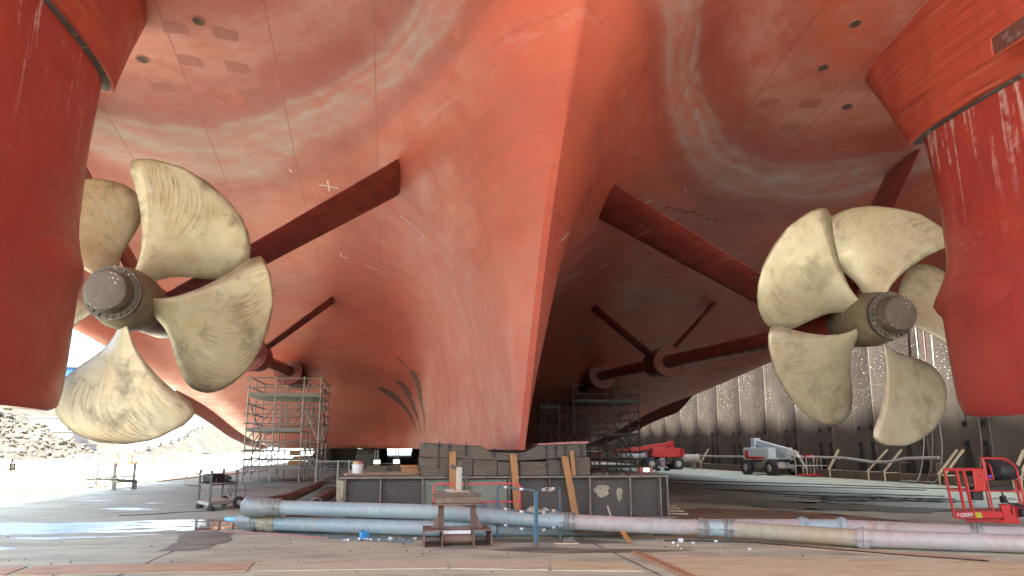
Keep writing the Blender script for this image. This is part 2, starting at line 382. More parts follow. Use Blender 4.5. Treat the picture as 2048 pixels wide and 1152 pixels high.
for i in range(len(secs)-1):
    for t in range(k-1): mb.f.append((i*k+t, i*k+t+1, (i+1)*k+t+1, (i+1)*k+t)); mb.m.append(0)
h = k//2
for i in (0, len(secs)-1):                       # transom and bow end
    for t in range(h): mb.f.append((i*k+t, i*k+t+1, i*k+k-2-t, i*k+k-1-t) if t < h-1 else (i*k+t, i*k+t+1, i*k+t+2)); mb.m.append(0)
hull = mb.build('hull', HULL, ship, sharp=40)
bvh = BVHTree.FromPolygons([v for v in mb.v], [tuple(f) for f in mb.f])
mb = MB(); mb.box((XC, 81, 28), (33, 178, 16.0)); mb.box((XC, 81, 20.02), (32.6, 177.6, .3)); mb.build('topsides_shadow_box', TOP, ship, False)  # unseen upper ship body, added as a plain box to cast shadow
def hull_up(x, y, z0=0.0):
    h = bvh.ray_cast(Vector((x, y, z0)), Vector((0, 0, 1))); return h[0], h[1]
# bilge keels
for sgn, lab in ((-1, None), (1, None)):
    mb = MB(); sec = []
    for y in np.linspace(47, 95, 40):
        s = section(y); pts = [Vector((XC+sgn*u, y, z)) for u, z in s]
        # the point at the turn of the bilge
        p = min(pts[-30:], key=lambda q: abs((abs(q.x-XC)-15.9)))
        wv = .75*min(1, (y-46.8)/3.5); d = Vector((sgn*.55, 0, -.83)); nrm = Vector((sgn*.83, 0, .55))
        sec.append([p - d*.25 + nrm*.05, p + d*wv + nrm*.02, p + d*wv - nrm*.02, p - d*.25 - nrm*.05])
    mb.sweep(sec); mb.build('bilge_keel', STRUTM, ship)

# propellers
RP = 3.32
def blade(sx, th0):
    """one blade; sx mirrors the hand, th0 its angle from +X seen from aft"""
    ra = [(.20, 14, -16), (.3, 15.5, -21), (.42, 19.5, -30), (.55, 24, -37), (.68, 28, -39), (.8, 31.5, -36), (.88, 33.5, -30), (.94, 33.5, -20), (.975, 31, -8), (.993, 25, 5), (1.0, 16, 13)]
    rs = [q[0] for q in ra]; P = .86*2*RP
    vs = []; uvs = []; nr = 22; nc = 12; rows = []
    for side in (1, -1):
        for i in range(nr):
            rr = .20 + (1-.20)*(1-(1-i/(nr-1))**1.5)
            a, b = hermite(rs, [q[1:] for q in ra], rr)
            for j in range(nc):
                f = j/(nc-1); ang = (a + (b-a)*f)
                al = R(ang); th = R(th0) + (-al if sx > 0 else al)
                ax = (1 if sx > 0 else 1)*al*-1*P/(2*math.pi)*.92
                t = (.22*(1-rr)+.010)*(1-abs(2*f-1)**2.6) + .004
                # camber and a rolled tip
                ax += -.06*math.sin(math.pi*f)*rr + .12*max(0, rr-.75)**1.2
                r = rr*RP
                vs.append((math.cos(th)*r, ax + side*t*.5, math.sin(th)*r)); uvs.append((f, rr))
    fs = []
    for s in range(2):
        o = s*nr*nc
        for i in range(nr-1):
            for j in range(nc-1): fs.append((o+i*nc+j, o+i*nc+j+1, o+(i+1)*nc+j+1, o+(i+1)*nc+j))
    o = nr*nc
    rim = [i*nc for i in range(nr)] + [(nr-1)*nc+j for j in range(1, nc)] + [i*nc+nc-1 for i in range(nr-2, -1, -1)]
    for a_, b_ in zip(rim, rim[1:]): fs.append((a_, b_, b_+o, a_+o))
    me = bpy.data.meshes.new('blade'); me.from_pydata(vs, [], fs); me.materials.append(BRONZE[-1 if sx < 0 else 1])
    uvl = me.uv_layers.new(name='UVMap')
    for lp in me.loops: uvl.data[lp.index].uv = uvs[lp.vertex_index]
    bm = bmesh.new(); bm.from_mesh(me); bmesh.ops.recalc_face_normals(bm, faces=bm.faces)
    for f in bm.faces: f.smooth = True
    bm.to_mesh(me); bm.free()
    return bpy.data.objects.new('blade', me)
for sgn, ph in ((-1, 57), (1, 76)):
    cx = XC+sgn*SW; c = Vector((cx, YP, shz(YP)))
    mb = MB()
    mb.lathe(c, SHAFT_D, [(-.62, .02), (-.62, .50), (-.60, .60), (-.45, .66), (0, .72), (.5, .70), (.85, .66), (1.0, .60), (1.0, .02)], 48)
    prop = mb.build('propeller', HUBM, ship); 
    # put the propeller's origin on its hub
    off = Vector(c) - WP(ship)
    for v in prop.data.vertices: v.co -= off
    prop.location = off
    mb = MB(); mb.lathe(c, SHAFT_D, [(-.63, .02), (-.63, .58), (-.70, .61), (-.80, .61), (-.82, .47)], 48)
    for t in range(22):
        a = t*2*math.pi/22; mb.lathe(c+Vector((math.cos(a)*.535, 0, math.sin(a)*.535)), SHAFT_D, [(-.86, .001), (-.86, .032), (-.78, .032)], 6)
    mb.build('bolt_ring', CAPM, prop)
    mb = MB(); mb.lathe(c, SHAFT_D, [(-1.22, .001), (-1.22, .37), (-1.20, .42), (-1.14, .455), (-.80, .47), (-.75, .47)], 48)
    mb.build('hub_cap', CAPM, prop)
    for q in range(5):
        th = ph - 72*q if sgn < 0 else ph + 72*q
        b = blade(sgn, th); COL.objects.link(b); b.parent = prop

# shafts, stern tubes, brackets
def foil_strut(a_te, a_le, b_te, b_le, th):
    """strut of foil section between two chord lines"""
    mb = MB(); secs = []
    n = 9
    for (te, le) in ((a_te, a_le), (b_te, b_le)):
        te, le = Vector(te), Vector(le); ch = le-te
        span = ((Vector(b_te)+Vector(b_le)) - (Vector(a_te)+Vector(a_le))).normalized()
        nr = ch.cross(span).normalized(); up = []; dn = []
        for i in range(n+1):
            s = i/n; t = th*(max(0, math.sin(math.pi*s))**.35)*.5 + .012
            up.append(te+ch*s+nr*t); dn.append(te+ch*s-nr*t)
        secs.append(up + dn[::-1])
    mb.sweep(secs); return mb
for sgn in (-1, 1):
    cx = XC+sgn*SW; P = lambda y: Vector((cx, y, shz(y)))
    mb = MB(); mb.lathe(P(18.7), SHAFT_D, [(0, .29), (28, .29)], 32); mb.build('propeller_shaft', STRUTM, ship)
    mb = MB(); mb.lathe(P(19.15), SHAFT_D, [(0, .30), (0, .56), (.25, .60), (1.9, .60), (2.3, .5), (2.5, .30)], 40)
    br = mb.build('shaft_bracket', STRUTM, ship)
    mb = MB(); mb.lathe(P(19.05), SHAFT_D, [(0, .30), (0, .58), (.14, .58), (.14, .30)], 40); mb.build('seal_ring', SEAL, br)
    for (u, dx) in ((3.1 if sgn < 0 else 2.62, 1), (12.6, -1)):
        x = XC+sgn*u
        h1, _ = hull_up(x, 19.4, 3); h2, _ = hull_up(x, 21.15, 3)
        h1 = h1 or Vector((x, 19.4, 9)); h2 = h2 or Vector((x, 21.15, 9))
        top = Vector((0, 0, .25))
        c1, c2 = P(19.3), P(21.1)
        foil_strut(c1, c2, h1+top, h2+top, .19).build('strut', STRUTM, br)
    mb = MB(); mb.lathe(P(33.2), SHAFT_D, [(0, .30), (0, .66), (.16, .70), (.3, .66), (1.8, .66), (2.1, .5), (2.4, .30)], 40)
    br = mb.build('shaft_bracket', STRUTM, ship)
    mb = MB(); mb.lathe(P(33.12), SHAFT_D, [(0, .34), (0, .70), (.1, .74), (.22, .74)], 40)
    for t in range(18):
        a = t*2*math.pi/18; mb.lathe(P(33.08)+Vector((math.cos(a)*.58, 0, math.sin(a)*.58)), SHAFT_D, [(-.03, .001), (-.03, .04), (.06, .04)], 6)
    mb.build('flange', BARRELM, br)
    for u in (5.9, 12.3):
        x = XC+sgn*u; h1, _ = hull_up(x, 33.9, 3); h2, _ = hull_up(x, 34.8, 3)
        top = Vector((0, 0, .25))
        foil_strut(P(33.8), P(34.9), h1+top, h2+top, .15).build('strut', STRUTM, br)
    # stern tube boss where the shaft enters the hull
    mb = MB(); mb.lathe(P(44.8), SHAFT_D, [(0, .32), (0, .7), (.2, .76), (.5, .72), (3, .9), (7, 1.0)], 40); tb = mb.build('stern_tube', STRUTM, ship)
    mb = MB(); mb.lathe(P(44.66), SHAFT_D, [(0, .45), (0, .80), (.2, .84), (.3, .78)], 40); mb.build('flange', BARRELM, tb)

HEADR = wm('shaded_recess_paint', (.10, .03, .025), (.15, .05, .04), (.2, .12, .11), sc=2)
# rudders
def rudder(sgn):
    cx = XC+sgn*SW
    zt = [2.35, 2.40, 2.52, 3.2, 4.0, 4.7, 5.1, 5.5, 6.2, 7.0, 8.0, 8.97]
    le = [14.75, 15.0, 15.15, 15.3, 15.36, 15.42, 15.55, 15.2, 15.05, 15.05, 15.15, 15.3]
    mb = MB(); secs = []
    for z in np.r_[2.35, 2.38, 2.44, 2.55, 2.7, np.arange(3, 8.9, .3), 8.97]:
        l = float(hermite(zt, le, z)); te = 9.4; ch = l-te; th = .62 * (1 if z > 2.5 else .88+.12*min(1, (z-2.35)/.15)); loop = []
        for sd in (1, -1):
            for i in range(15):
                s = (1-math.cos(math.pi*i/14))/2; s = s if sd > 0 else 1-s
                t = th*2.6*(.2969*math.sqrt(max(s, 0))-.126*s-.3516*s*s+.2843*s**3-.1015*s**4)/.52*.78*2/2
                loop.append((cx+sd*t*1.0, l-ch*s, z))
        secs.append(loop[:15]+loop[16:-1])
    mb.sweep(secs); rd = mb.build('rudder', RUD, ship, sharp=50)
    # bulb faired into the side in line with the hub
    mb = MB(); secs = []
    for y, rv, ex in ((15.66, .02, .0), (15.55, .2, .03), (15.3, .36, .06), (15.0, .48, .085), (14.6, .58, .095), (14.1, .62, .085), (13.6, .60, .05), (13.1, .52, .0), (12.7, .4, -.06), (12.4, .2, -.12)):
        q = min(1, max(0, (15.4-y)/6.0)); t = .62*2.6*(.2969*math.sqrt(q)-.126*q-.3516*q*q+.2843*q**3-.1015*q**4)/.52*.78 + ex
        secs.append([(cx+max(.02, t)*math.copysign(abs(math.cos(a))**.9, math.cos(a)), y, 4.95+rv*math.sin(a)) for a in np.linspace(0, 2*math.pi, 29)[:-1]])
    mb.sweep(secs); mb.build('bulb', RUD, rd, sharp=80)
    mb = MB(); secs = []
    for z, l, th, te in ((9.02, 15.75, 1.05, 8.2), (9.06, 15.82, 1.1, 8.1), (9.35, 15.95, 1.1, 8), (10.2, 16.4, 1.12, 7.8), (11.0, 16.9, 1.14, 7.6), (11.8, 17.4, 1.15, 7.5), (13.2, 17.9, 1.15, 7.4)):
        ch = l-te; loop = []
        for sd in (1, -1):
            for i in range(17):
                s = (1-math.cos(math.pi*i/16))/2; s = s if sd > 0 else 1-s
                t = th*2.6*(.2969*math.sqrt(max(s, 0))-.126*s-.3516*s*s+.2843*s**3-.1015*s**4)/.52*.78
                loop.append((cx+sd*t, l-ch*s, z))
        secs.append(loop[:17]+loop[18:-1])
    mb.sweep(secs); hb = mb.build('rudder_headbox', HEADM, ship, sharp=50)
    # seal between headbox and rudder
    mb = MB(); secs = []
    for z, l, th in ((8.985, 15.42, .72), (9.03, 15.74, .90)):
        te = 8.6; ch = l-te; loop = []
        for sd in (1, -1):
            for i in range(15):
                s = (1-math.cos(math.pi*i/14))/2; s = s if sd > 0 else 1-s
                t = th*2.6*(.2969*math.sqrt(max(s, 0))-.126*s-.3516*s*s+.2843*s**3-.1015*s**4)/.52*.78
                loop.append((cx+sd*t, l-ch*s, z))
        secs.append(loop[:15]+loop[16:-1])
    mb.sweep(secs); mb.build('seal_lip', SEAL, hb)
    if sgn > 0:
        face = cx-1.15; mb = MB(); mb.box((face, 11.15, 9.33), (.05, 1.2, .44)); mb.build('access_recess', HEADR, hb, False, .02)
        mb = MB(); mb.tube([(face-.03, 10.6, 9.12), (face-.03, 11.70, 9.12), (face-.03, 11.76, 9.18), (face-.03, 11.76, 9.48), (face-.03, 11.70, 9.54), (face-.03, 10.6, 9.54)], .022, 8); mb.build('recess_rim', HEADM, hb)
rudder(-1); rudder(1)
# ================================================================== ground and setting
def floor_mat():
    m, n = newmat('dock_floor_concrete', .8)
    P = n.pos(); X, Y, Z = n.xyz(P)
    a = n.noise(P, .25, 5, .6); b = n.noise(n.scale(P, (.35, 1.6, 1)), 1.0, 7, .62); f = n.noise(P, 7, 6, .7)
    c = n.mix(n.step(a, .35, .65), (.41, .455, .325), (.48, .53, .385))
    c = n.mix(n.step(b, .48, .66, 0, .6), c, (.25, .28, .235))
    c = n.mix(n.step(f, .5, .75, 0, .3), c, (.18, .18, .165))
    c = n.mix(n.step(n.noise(n.scale(P, (.3, 1.2, 1), (4, 9, 0)), .7, 6, .6), .60, .68, 0, .55), c, (.30, .185, .10))
    c = n.mix(n.step(n.noise(n.scale(P, (1, 2.2, 1), (8, 2, 0)), .9, 8, .7), .50, .64, 0, .6), c, (.22, .235, .19))
    c = n.mix(n.step(n.noise(n.scale(P, (.8, 3, 1), (1, 7, 0)), 2.2, 6, .7), .60, .68, 0, .7), c, (.10, .10, .085))
    c = n.mix(n.step(n.noise(P, 40, 3, .7), .60, .72, 0, .5), c, (.12, .12, .10))
    crk = n.step(n.voro(n.math('ADD', 0, 0) if False else n.scale(P, (.22, .3, 1)), 1, 'DISTANCE_TO_EDGE'), .006, .012, 1, 0)
    c = n.mix(n.math('MULTIPLY', crk, n.step(n.noise(P, .3, 3), .60, .66, 0, .4)), c, (.07, .07, .06))
    wob = n.math('ADD', Y, n.math('MULTIPLY', n.math('SUBTRACT', n.noise(P, .6, 4), .5), .25))
    j = n.step(n.math('ABSOLUTE', n.math('SUBTRACT', n.math('FRACT', n.math('DIVIDE', n.math('ADD', wob, 1.2), 7.3)), .5)), .002, .006, 1, 0)
    wx = n.math('ADD', X, n.math('MULTIPLY', n.math('SUBTRACT', n.noise(P, .6, 4), .5), .2))
    j2 = n.step(n.math('ABSOLUTE', n.math('SUBTRACT', n.math('FRACT', n.math('DIVIDE', wx, 7.3)), .5)), .002, .005, 1, 0)
    jj = n.math('MAXIMUM', j, j2)
    c = n.mix(n.math('MULTIPLY', jj, .75), c, (.06, .055, .05))
    wet = n.step(n.noise(n.scale(P, (.45, 1.3, 1), (1, 3, 0)), .55, 5, .55), .60, .64)
    wet = n.math('MULTIPLY', wet, n.step(Y, 60, 40))
    c = n.mix(n.math('MULTIPLY', wet, .55), c, (.09, .082, .07))
    hull_shade = n.math('MULTIPLY', n.step(n.math('ADD', Y, n.math('MULTIPLY', n.noise(n.scale(P, (1, .5, 1)), .3, 5), 14)), 27, 40), n.math('MULTIPLY', n.step(X, -13, -6), n.step(X, 17.5, 14)))  # deep shade under the ship, painted into the floor colour in patches
    c = n.mix(n.math('MULTIPLY', hull_shade, n.step(n.noise(P, .5, 6, .6), .3, .6, .5, .85)), c, (.07, .07, .06))
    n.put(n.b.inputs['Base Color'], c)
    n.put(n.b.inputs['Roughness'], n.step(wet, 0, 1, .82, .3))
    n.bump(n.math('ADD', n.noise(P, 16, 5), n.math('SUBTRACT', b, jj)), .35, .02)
    return m
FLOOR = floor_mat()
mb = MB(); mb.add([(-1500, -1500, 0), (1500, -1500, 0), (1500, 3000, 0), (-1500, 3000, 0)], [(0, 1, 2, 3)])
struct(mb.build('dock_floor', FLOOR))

# right-hand dock wall of shallow curved piers
def wall_mat():
    m, n = newmat('weathered_dock_wall', .95, 0, .12)
    P = n.pos(); X, Y, Z = n.xyz(P)
    a = n.noise(P, .5, 6, .6); st = n.noise(n.scale(P, (2, 2, .12)), 1.2, 6, .6)
    c = n.mix(n.step(a, .35, .65), (.105, .09, .075), (.15, .13, .108))
    c = n.mix(n.step(st, .45, .65, 0, .7), c, (.11, .093, .078))
    c = n.mix(n.step(n.noise(n.scale(P, (1, 1, .08), (3, 3, 3)), 1.5, 4), .6, .66, 0, .35), c, (.19, .17, .145))
    c = n.mix(n.math('MULTIPLY', n.step(Z, 2.6, 0.9), n.step(a, .3, .6, .3, .8)), c, (.12, .105, .09))
    hz = n.step(n.math('ABSOLUTE', n.math('SUBTRACT', n.math('FRACT', n.math('DIVIDE', Z, .55)), .5)), .03, .06, 1, 0)
    c = n.mix(n.math('MULTIPLY', hz, .12), c, (.08, .07, .06))
    # wet streaks below the weep holes
    fy = n.math('MODULO', n.math('ADD', Y, 41-38.4), 4.1)
    tear = None
    for cpos in (.35, 1.62):
        d = n.math('ABSOLUTE', n.math('SUBTRACT', fy, cpos))
        wdt = n.step(Z, 1.85, .9, .10, .42)
        t = n.math('MULTIPLY', n.math('LESS_THAN', d, n.math('ADD', wdt, n.math('MULTIPLY', n.math('SUBTRACT', n.noise(P, 3, 3), .5), .12))), n.math('LESS_THAN', Z, 1.85))
        tear = t if tear is None else n.math('MAXIMUM', tear, t)
    c = n.mix(n.math('MULTIPLY', tear, .8), c, (.035, .033, .03))
    # barnacles
    v = n.voro(P, 5.5); sh = n.math('MULTIPLY', n.step(v, .14, .24, 1, 0), n.math('MULTIPLY', n.step(Z, 3.0, 4.5), n.step(n.noise(P, .7, 4), .42, .58)))
    c = n.mix(sh, c, (.62, .57, .5))
    n.put(n.b.inputs['Base Color'], c); n.bump(n.math('ADD', n.noise(P, 9, 5), sh), .6, .04)
    return m
WALLM = wall_mat(); WALLP = wm('wall_plinth_brown', (.13, .10, .07), (.17, .135, .10), (.06, .05, .04), sc=1.3, rough=.85)
HOLEM = wm('dark_void', (.006, .006, .006), (.01, .01, .01), sc=3, bump=0)
wall = thing('dock_wall', 'tall weathered brown dock wall of curved concrete piers right of the ship', 'wall', (27, 40, 0))
def wall_panel(y0, parent, wd=4.1, flat=False):
    mb = MB(); nn = 12; sec = []
    for i in range(nn+1):
        t = i/nn; x = 26.02 + (.14*math.sin(math.pi*t)**.9 + .05*t) if not flat else 26.1
        sec.append([(x, y0+t*wd, -.05), (x+.0, y0+t*wd, 4.0), (x+.12, y0+t*wd, 13.0), (27.6, y0+t*wd, 13.0), (27.6, y0+t*wd, -.05)])
    mb.sweep(sec); return mb.build('pier', WALLM, parent, sharp=60)
for k_ in range(-14, 40):
    y0 = 38.4+4.1*k_; pn = wall_panel(y0, wall)
    if -3 <= k_ <= 12:
        for dy in (.35, 1.62):
            for z in (1.9, 2.8):
                t = dy/4.1; x = 26.02+.14*math.sin(math.pi*t)**.9+.05*t
                MB().box((x+.02, y0+dy, z), (.14, .26, .24)).build('weep_hole', HOLEM, pn, False)
mb = MB(); mb.box((25.82, 120, .22), (.44, 380, .44)); mb.build('plinth', WALLP, wall, False, .02)
mb = MB(); mb.box((26.6, 120, 13.25), (2.6, 380, .5)); mb.build('coping', WALLP, wall, False, .03)
GRND = wm('quay_asphalt', (.1, .1, .1), (.16, .155, .15), sc=.3, bump=.1)
mb = MB(); mb.box((127.5, 200, 6.4), (200, 700, 12.8)); struct(mb.build('quay_ground', GRND, None, False))

# left bank
def bank_mat():
    m, n = newmat('sandy_bank_earth', .95)
    P = n.pos(); a = n.noise(P, .12, 7, .65); b = n.noise(n.scale(P, (1, 1, 2)), .6, 7, .65)
    c = n.mix(n.step(a, .35, .65), (.062, .055, .038), (.085, .076, .055))
    c = n.mix(n.step(b, .5, .68, 0, .8), c, (.03, .025, .017))
    c = n.mix(n.step(n.noise(P, .09, 5), .56, .64, 0, .5), c, (.16, .17, .09))
    n.put(n.b.inputs['Base Color'], c); n.bump(b, 1.0, .6); return m
BANK = bank_mat()
def hsh(x, y):
    return (math.sin(x*1.7+y*.6)+math.sin(x*.53-y*1.3+2)+math.sin(x*3.1+y*2.3)*.5+math.sin(y*4.1-x*1.1)*.4)
def bank_z(x, y):
    s = -(x+52) - 1.5*math.sin(y*.05)
    if s <= 0: return -.3
    nz = hsh(x*.6, y*.6)*.22*min(1, s/3)
    zr = max(0, (y-165)*.067)
    f = min(1, max(0, (y-152)/14))
    rub = min(s*.46, 10.0) + nz*1.8
    z1 = s*.5
    s0 = zr/.5
    slope = z1 if s < s0 else (zr if s < s0+10 else min(zr+(s-s0-10)*.55, max(zr, 11)))
    return rub*(1-f) + (slope + (nz if (s < s0 or s > s0+10) else 0))*f
mb = MB(); xs = list(np.arange(-51, -96, -.9)) + [-105, -125, -160, -250, -700]; yy = list(np.arange(30, 330, 1.8)) + [340, 360, 400, 500, 900]
mb.v = [(x, y, bank_z(x, y) if x > -100 else bank_z(-100, y) + (0 if x > -110 else 2)) for y in yy for x in xs]
kx = len(xs); mb.f = [(i*kx+j, i*kx+j+1, (i+1)*kx+j+1, (i+1)*kx+j) for i in range(len(yy)-1) for j in range(kx-1)]; mb.m = [0]*len(mb.f)
struct(mb.build('earth_bank', BANK, None, sharp=180))
# rubble and structures on the bank
ROCK = wm('pale_riprap_rock', (.12, .108, .085), (.085, .073, .058), (.03, .026, .022), sc=1.2, rough=.95)
ico = []
def blob(mb, c, r, seed, sq=(1, 1, 1), sub=1, amp=.3):
    rr = random.Random(seed); bm = bmesh.new(); bmesh.ops.create_icosphere(bm, subdivisions=sub, radius=1)
    M = Matrix.Rotation(rr.random()*6, 3, 'Z') @ Matrix.Rotation(rr.random()*6, 3, 'X')
    vs = [Vector(c) + M @ Vector((v.co.x*sq[0]*r*(1+rr.uniform(-amp, amp)), v.co.y*sq[1]*r*(1+rr.uniform(-amp, amp)), v.co.z*sq[2]*r*(1+rr.uniform(-amp, amp)))) for v in bm.verts]
    mb.add(vs, [tuple(v.index for v in f.verts) for f in bm.faces]); bm.free()
mb = MB(); rr = random.Random(3)
for i in range(1500):
    y = rr.uniform(85, 165); x = -rr.uniform(52.6, 76)
    blob(mb, (x, y, bank_z(x, y)+.05), rr.uniform(.25, .95)*(1.25 if rr.random() < .1 else .8), i, (1, .75, .5), 1, .28)
struct(tag(mb.build('riprap', ROCK, None, sharp=15), 'pale grey boulders tipped over the sandy bank left of the dock', 'boulders'), 'stuff')
CONC = wm('pale_concrete', (.26, .25, .22), (.21, .20, .175), (.14, .13, .11), sc=1.5, rough=.85)
CONCD = wm('dark_old_concrete', (.20, .18, .16), (.28, .25, .22), (.12, .11, .10), sc=.6, rough=.9)
# ramp road climbing the bank
mb = MB(); sec = []
for y in np.arange(160, 330, 3.4):
    zr = max(0, (y-165)*.067); x0 = -52-1.5*0-zr/.5-1.5*math.sin(y*.05)*1
    sec.append([(x0-.3, y, zr+.12), (x0-9.6, y, zr+.14), (x0-9.6, y, zr-.5), (x0-.3, y, zr-.5)])
mb.sweep(sec); struct(mb.build('ramp_road', CONC, None, False))
for i in range(12):
    y = 172+i*11.5; zr = max(0, (y-165)*.067); x0 = -52-zr/.5-1.5*math.sin(y*.05)
    mb = MB(); mb.box((x0-.6, y, zr+.62), (1.1, 2.4, 1.0), rz=.05*math.sin(i*3)); mb.box((x0-.6, y, zr+1.18), (.9, 2.0, .14), rz=.05*math.sin(i*3))
    tag(mb.build('concrete_block', CONCD, None, False, .08), 'dark concrete block edging the pale ramp that climbs the bank', 'block', 'concrete blocks along the ramp')
# stepped old quay remains at the foot of the ramp
t = thing('stepped_retaining_wall', 'dark stepped concrete retaining wall between the boulders and the ramp', 'wall', (-66, 176, 0))
for i, (z0, z1, dx) in enumerate(((0, 2.4, 0), (2.4, 5.0, 2.2), (5.0, 8.0, 4.4))):
    mb = MB(); mb.box((-72-dx/2, 176+i*1.5, (z0+z1)/2), (14-dx, 10-i*2, z1-z0)); mb.box((-72-dx/2, 176+i*1.5, z1+.12), (14.3-dx, 10.3-i*2, .24)); mb.build('wall_step', CONCD, t, False, .05)
# blue shed behind the bank
BLUE = wm('blue_cladding', (.012, .085, .26), (.015, .10, .29), sc=.4, rough=.5, bump=0)
ROOFM = wm('pale_roof_sheet', (.62, .68, .74), (.55, .6, .66), sc=.3, rough=.5, bump=0)
t = thing('warehouse', 'tall blue clad shed with pale roof beyond the sandy bank', 'building', (-97.7, 253, 9))
mb = MB(); mb.box((-97.7, 253, 18), (7.6, 12, 16))
for i in range(8): mb.box((-101.5, 247.8+i*1.5, 18), (.25, .5, 15.6)); mb.box((-101+i*.95, 246.95, 18), (.4, .25, 15.6))
mb.build('wall', BLUE, t, False)
mb = MB(); mb.sweep([[(-102.2, y, 25.9), (-93.3, y, 25.9), (-93.3, y, 26.4), (-97.7, y, 27.3), (-102.2, y, 26.4)] for y in (246.3, 259.7)]); mb.build('roof', ROOFM, t, False)
mb = MB(); mb.box((-97, 246.85, 13), (4, .3, 5)); mb.build('door', ROOFM, t, False)
# bushes
def leafmat(name, a, b):
    m, n = newmat(name, .6); c = n.mix(n.step(n.noise(n.obj(), 2.5, 4), .35, .65), a, b); n.put(n.b.inputs['Base Color'], c); return m
LEAF = leafmat('bush_leaves', (.06, .14, .02), (.10, .20, .035)); BARK = wm('bark', (.12, .09, .06), (.2, .15, .1), sc=4)
def bush(x, y, z, r, h, label):
    t = thing('bush', label, 'bush', (x, y, z), 'green bushes along the top of the bank'); rg = random.Random(int(abs(x)*10))
    mb = MB()
    for k in range(6):
        a = rg.random()*6.3; mb.tube([(x, y, z-.3), (x+math.cos(a)*r*.3, y+math.sin(a)*r*.3, z+h*.5), (x+math.cos(a)*r*.6, y+math.sin(a)*r*.6, z+h*.8)], [.12, .07, .03], 5)
    mb.build('trunk', BARK, t)
    mb = MB(); cl = [(rg.gauss(0, r*.45), rg.gauss(0, r*.45), h*(.35+.5*rg.random()), r*rg.uniform(.25, .45)) for _ in range(14)]
    for cx_, cy_, cz_, cr in cl:
        for q in range(110):
            d = Vector((rg.gauss(0, 1), rg.gauss(0, 1), rg.gauss(0, 1))).normalized()*cr*rg.random()**.4
            p = Vector((x+cx_, y+cy_, z+cz_))+d; s_ = rg.uniform(.12, .3); u_ = Vector((rg.gauss(0, 1), rg.gauss(0, 1), rg.gauss(0, 1))).normalized(); v_ = u_.orthogonal().normalized()
            mb.add([p-u_*s_, p+v_*s_*.6, p+u_*s_, p-v_*s_*.6], [(0, 1, 2, 3)])
    mb.build('crown', LEAF, t, False)
bush(-79.5, 200, 11.2, 2.6, 5.2, 'round green bush on the bank in front of the blue warehouse')
bush(-84, 258, 13, 3.0, 4.0, 'low green bush above the pale ramp behind the lower propeller blade')
bush(-90, 300, 13, 3.5, 4.0, 'farthest green bush at the top end of the pale ramp')

# ================================================================== water and stains on the floor
def puddle(pts, z, name, m, seed=1, amp=.35, n=160):
    """irregular thin sheet with a ragged rim"""
    rg = random.Random(seed); ph = [rg.random()*6.3 for _ in range(6)]
    P_ = [Vector((*p, 0)) for p in pts]; L = [0]
    for a, b in zip(P_, P_[1:]+P_[:1]): L.append(L[-1]+(b-a).length)
    out = []
    cen = sum(P_, Vector((0, 0, 0)))/len(P_)
    for i in range(n):
        s = L[-1]*i/n; k = max(j for j in range(len(P_)) if L[j] <= s); a = P_[k]; b = P_[(k+1) % len(P_)]; q = a+(b-a)*((s-L[k])/max(1e-6, (L[k+1]-L[k])))
        d = (q-cen).normalized()
        q = q + d*amp*(math.sin(s*1.9+ph[0])*.4+math.sin(s*4.3+ph[1])*.3+math.sin(s*9.1+ph[2])*.2+rg.uniform(-.15, .15))
        out.append((q.x, q.y))
    bm = bmesh.new(); vs = [bm.verts.new((x, y, z)) for x, y in out]; f = bm.faces.new(vs); bmesh.ops.triangulate(bm, faces=[f])
    me = bpy.data.meshes.new(name); bm.normal_update()
    bm.faces.ensure_lookup_table()
    if bm.faces[0].normal.z < 0: bmesh.ops.reverse_faces(bm, faces=bm.faces)
    bm.to_mesh(me); bm.free(); me.materials.append(m)
    o = bpy.data.objects.new(name, me); COL.objects.link(o); o['kind'] = 'structure'; return o
def wet_mat(name, base, r0, r1, thr=(.45, .6)):
    m, n = newmat(name, .1); P = n.pos()
    a = n.noise(n.scale(P, (.6, 2.0, 1)), 1.3, 6, .65)
    n.put(n.b.inputs['Base Color'], n.mix(n.step(a, *thr), base, tuple(min(1, k*2.2) for k in base)))
    n.put(n.b.inputs['Roughness'], n.step(a, thr[0], thr[1], r0, r1)); n.bump(n.noise(P, 5, 4), .05, .01); return m
WATER = wet_mat('shallow_water', (.05, .042, .035), .03, .12, (.56, .66))
def foam_mat():
    m, n = newmat('foamy_water', .08); P = n.pos(); X, Y, Z = n.xyz(P)
    a = n.noise(n.scale(P, (.55, 3.2, 1)), 1.5, 8, .7); k = n.step(n.math('ADD', a, n.step(X, -4.2, -9, .05, -.04)), .55, .58)
    n.put(n.b.inputs['Base Color'], n.mix(k, (.05, .042, .035), (.26, .29, .25))); n.put(n.b.inputs['Roughness'], n.math('MAXIMUM', n.step(k, 0, 1, .05, .8), n.step(X, -4.5, -6.5, .04, .30))); n.put(n.b.inputs['Specular IOR Level'], n.step(k, 0, 1, .6, .1)); n.bump(n.math('ADD', k, n.noise(P, 6, 3)), .2, .01); return m
FOAM = foam_mat()
WET = wet_mat('wet_concrete', (.10, .11, .085), .45, .7, (.4, .6))
puddle([(-19, 17.2), (-12, 16.9), (-7.6, 16.8), (-5.2, 17.3), (-3.3, 17.6), (-2.6, 18.1), (-2.9, 19.4), (-4.6, 19.9), (-6.3, 19.7), (-9, 19.5), (-19, 19.9)], .004, 'puddle_water', FOAM, 1, .34)
puddle([(-4.6, 17.3), (-3.2, 17.5), (-2.6, 16.6), (-1, 15.3), (.4, 14.4), (.3, 15.2), (-1.6, 16.6), (-2.4, 17.6), (-3.6, 17.9)], .008, 'puddle_water', WATER, 5, .15)
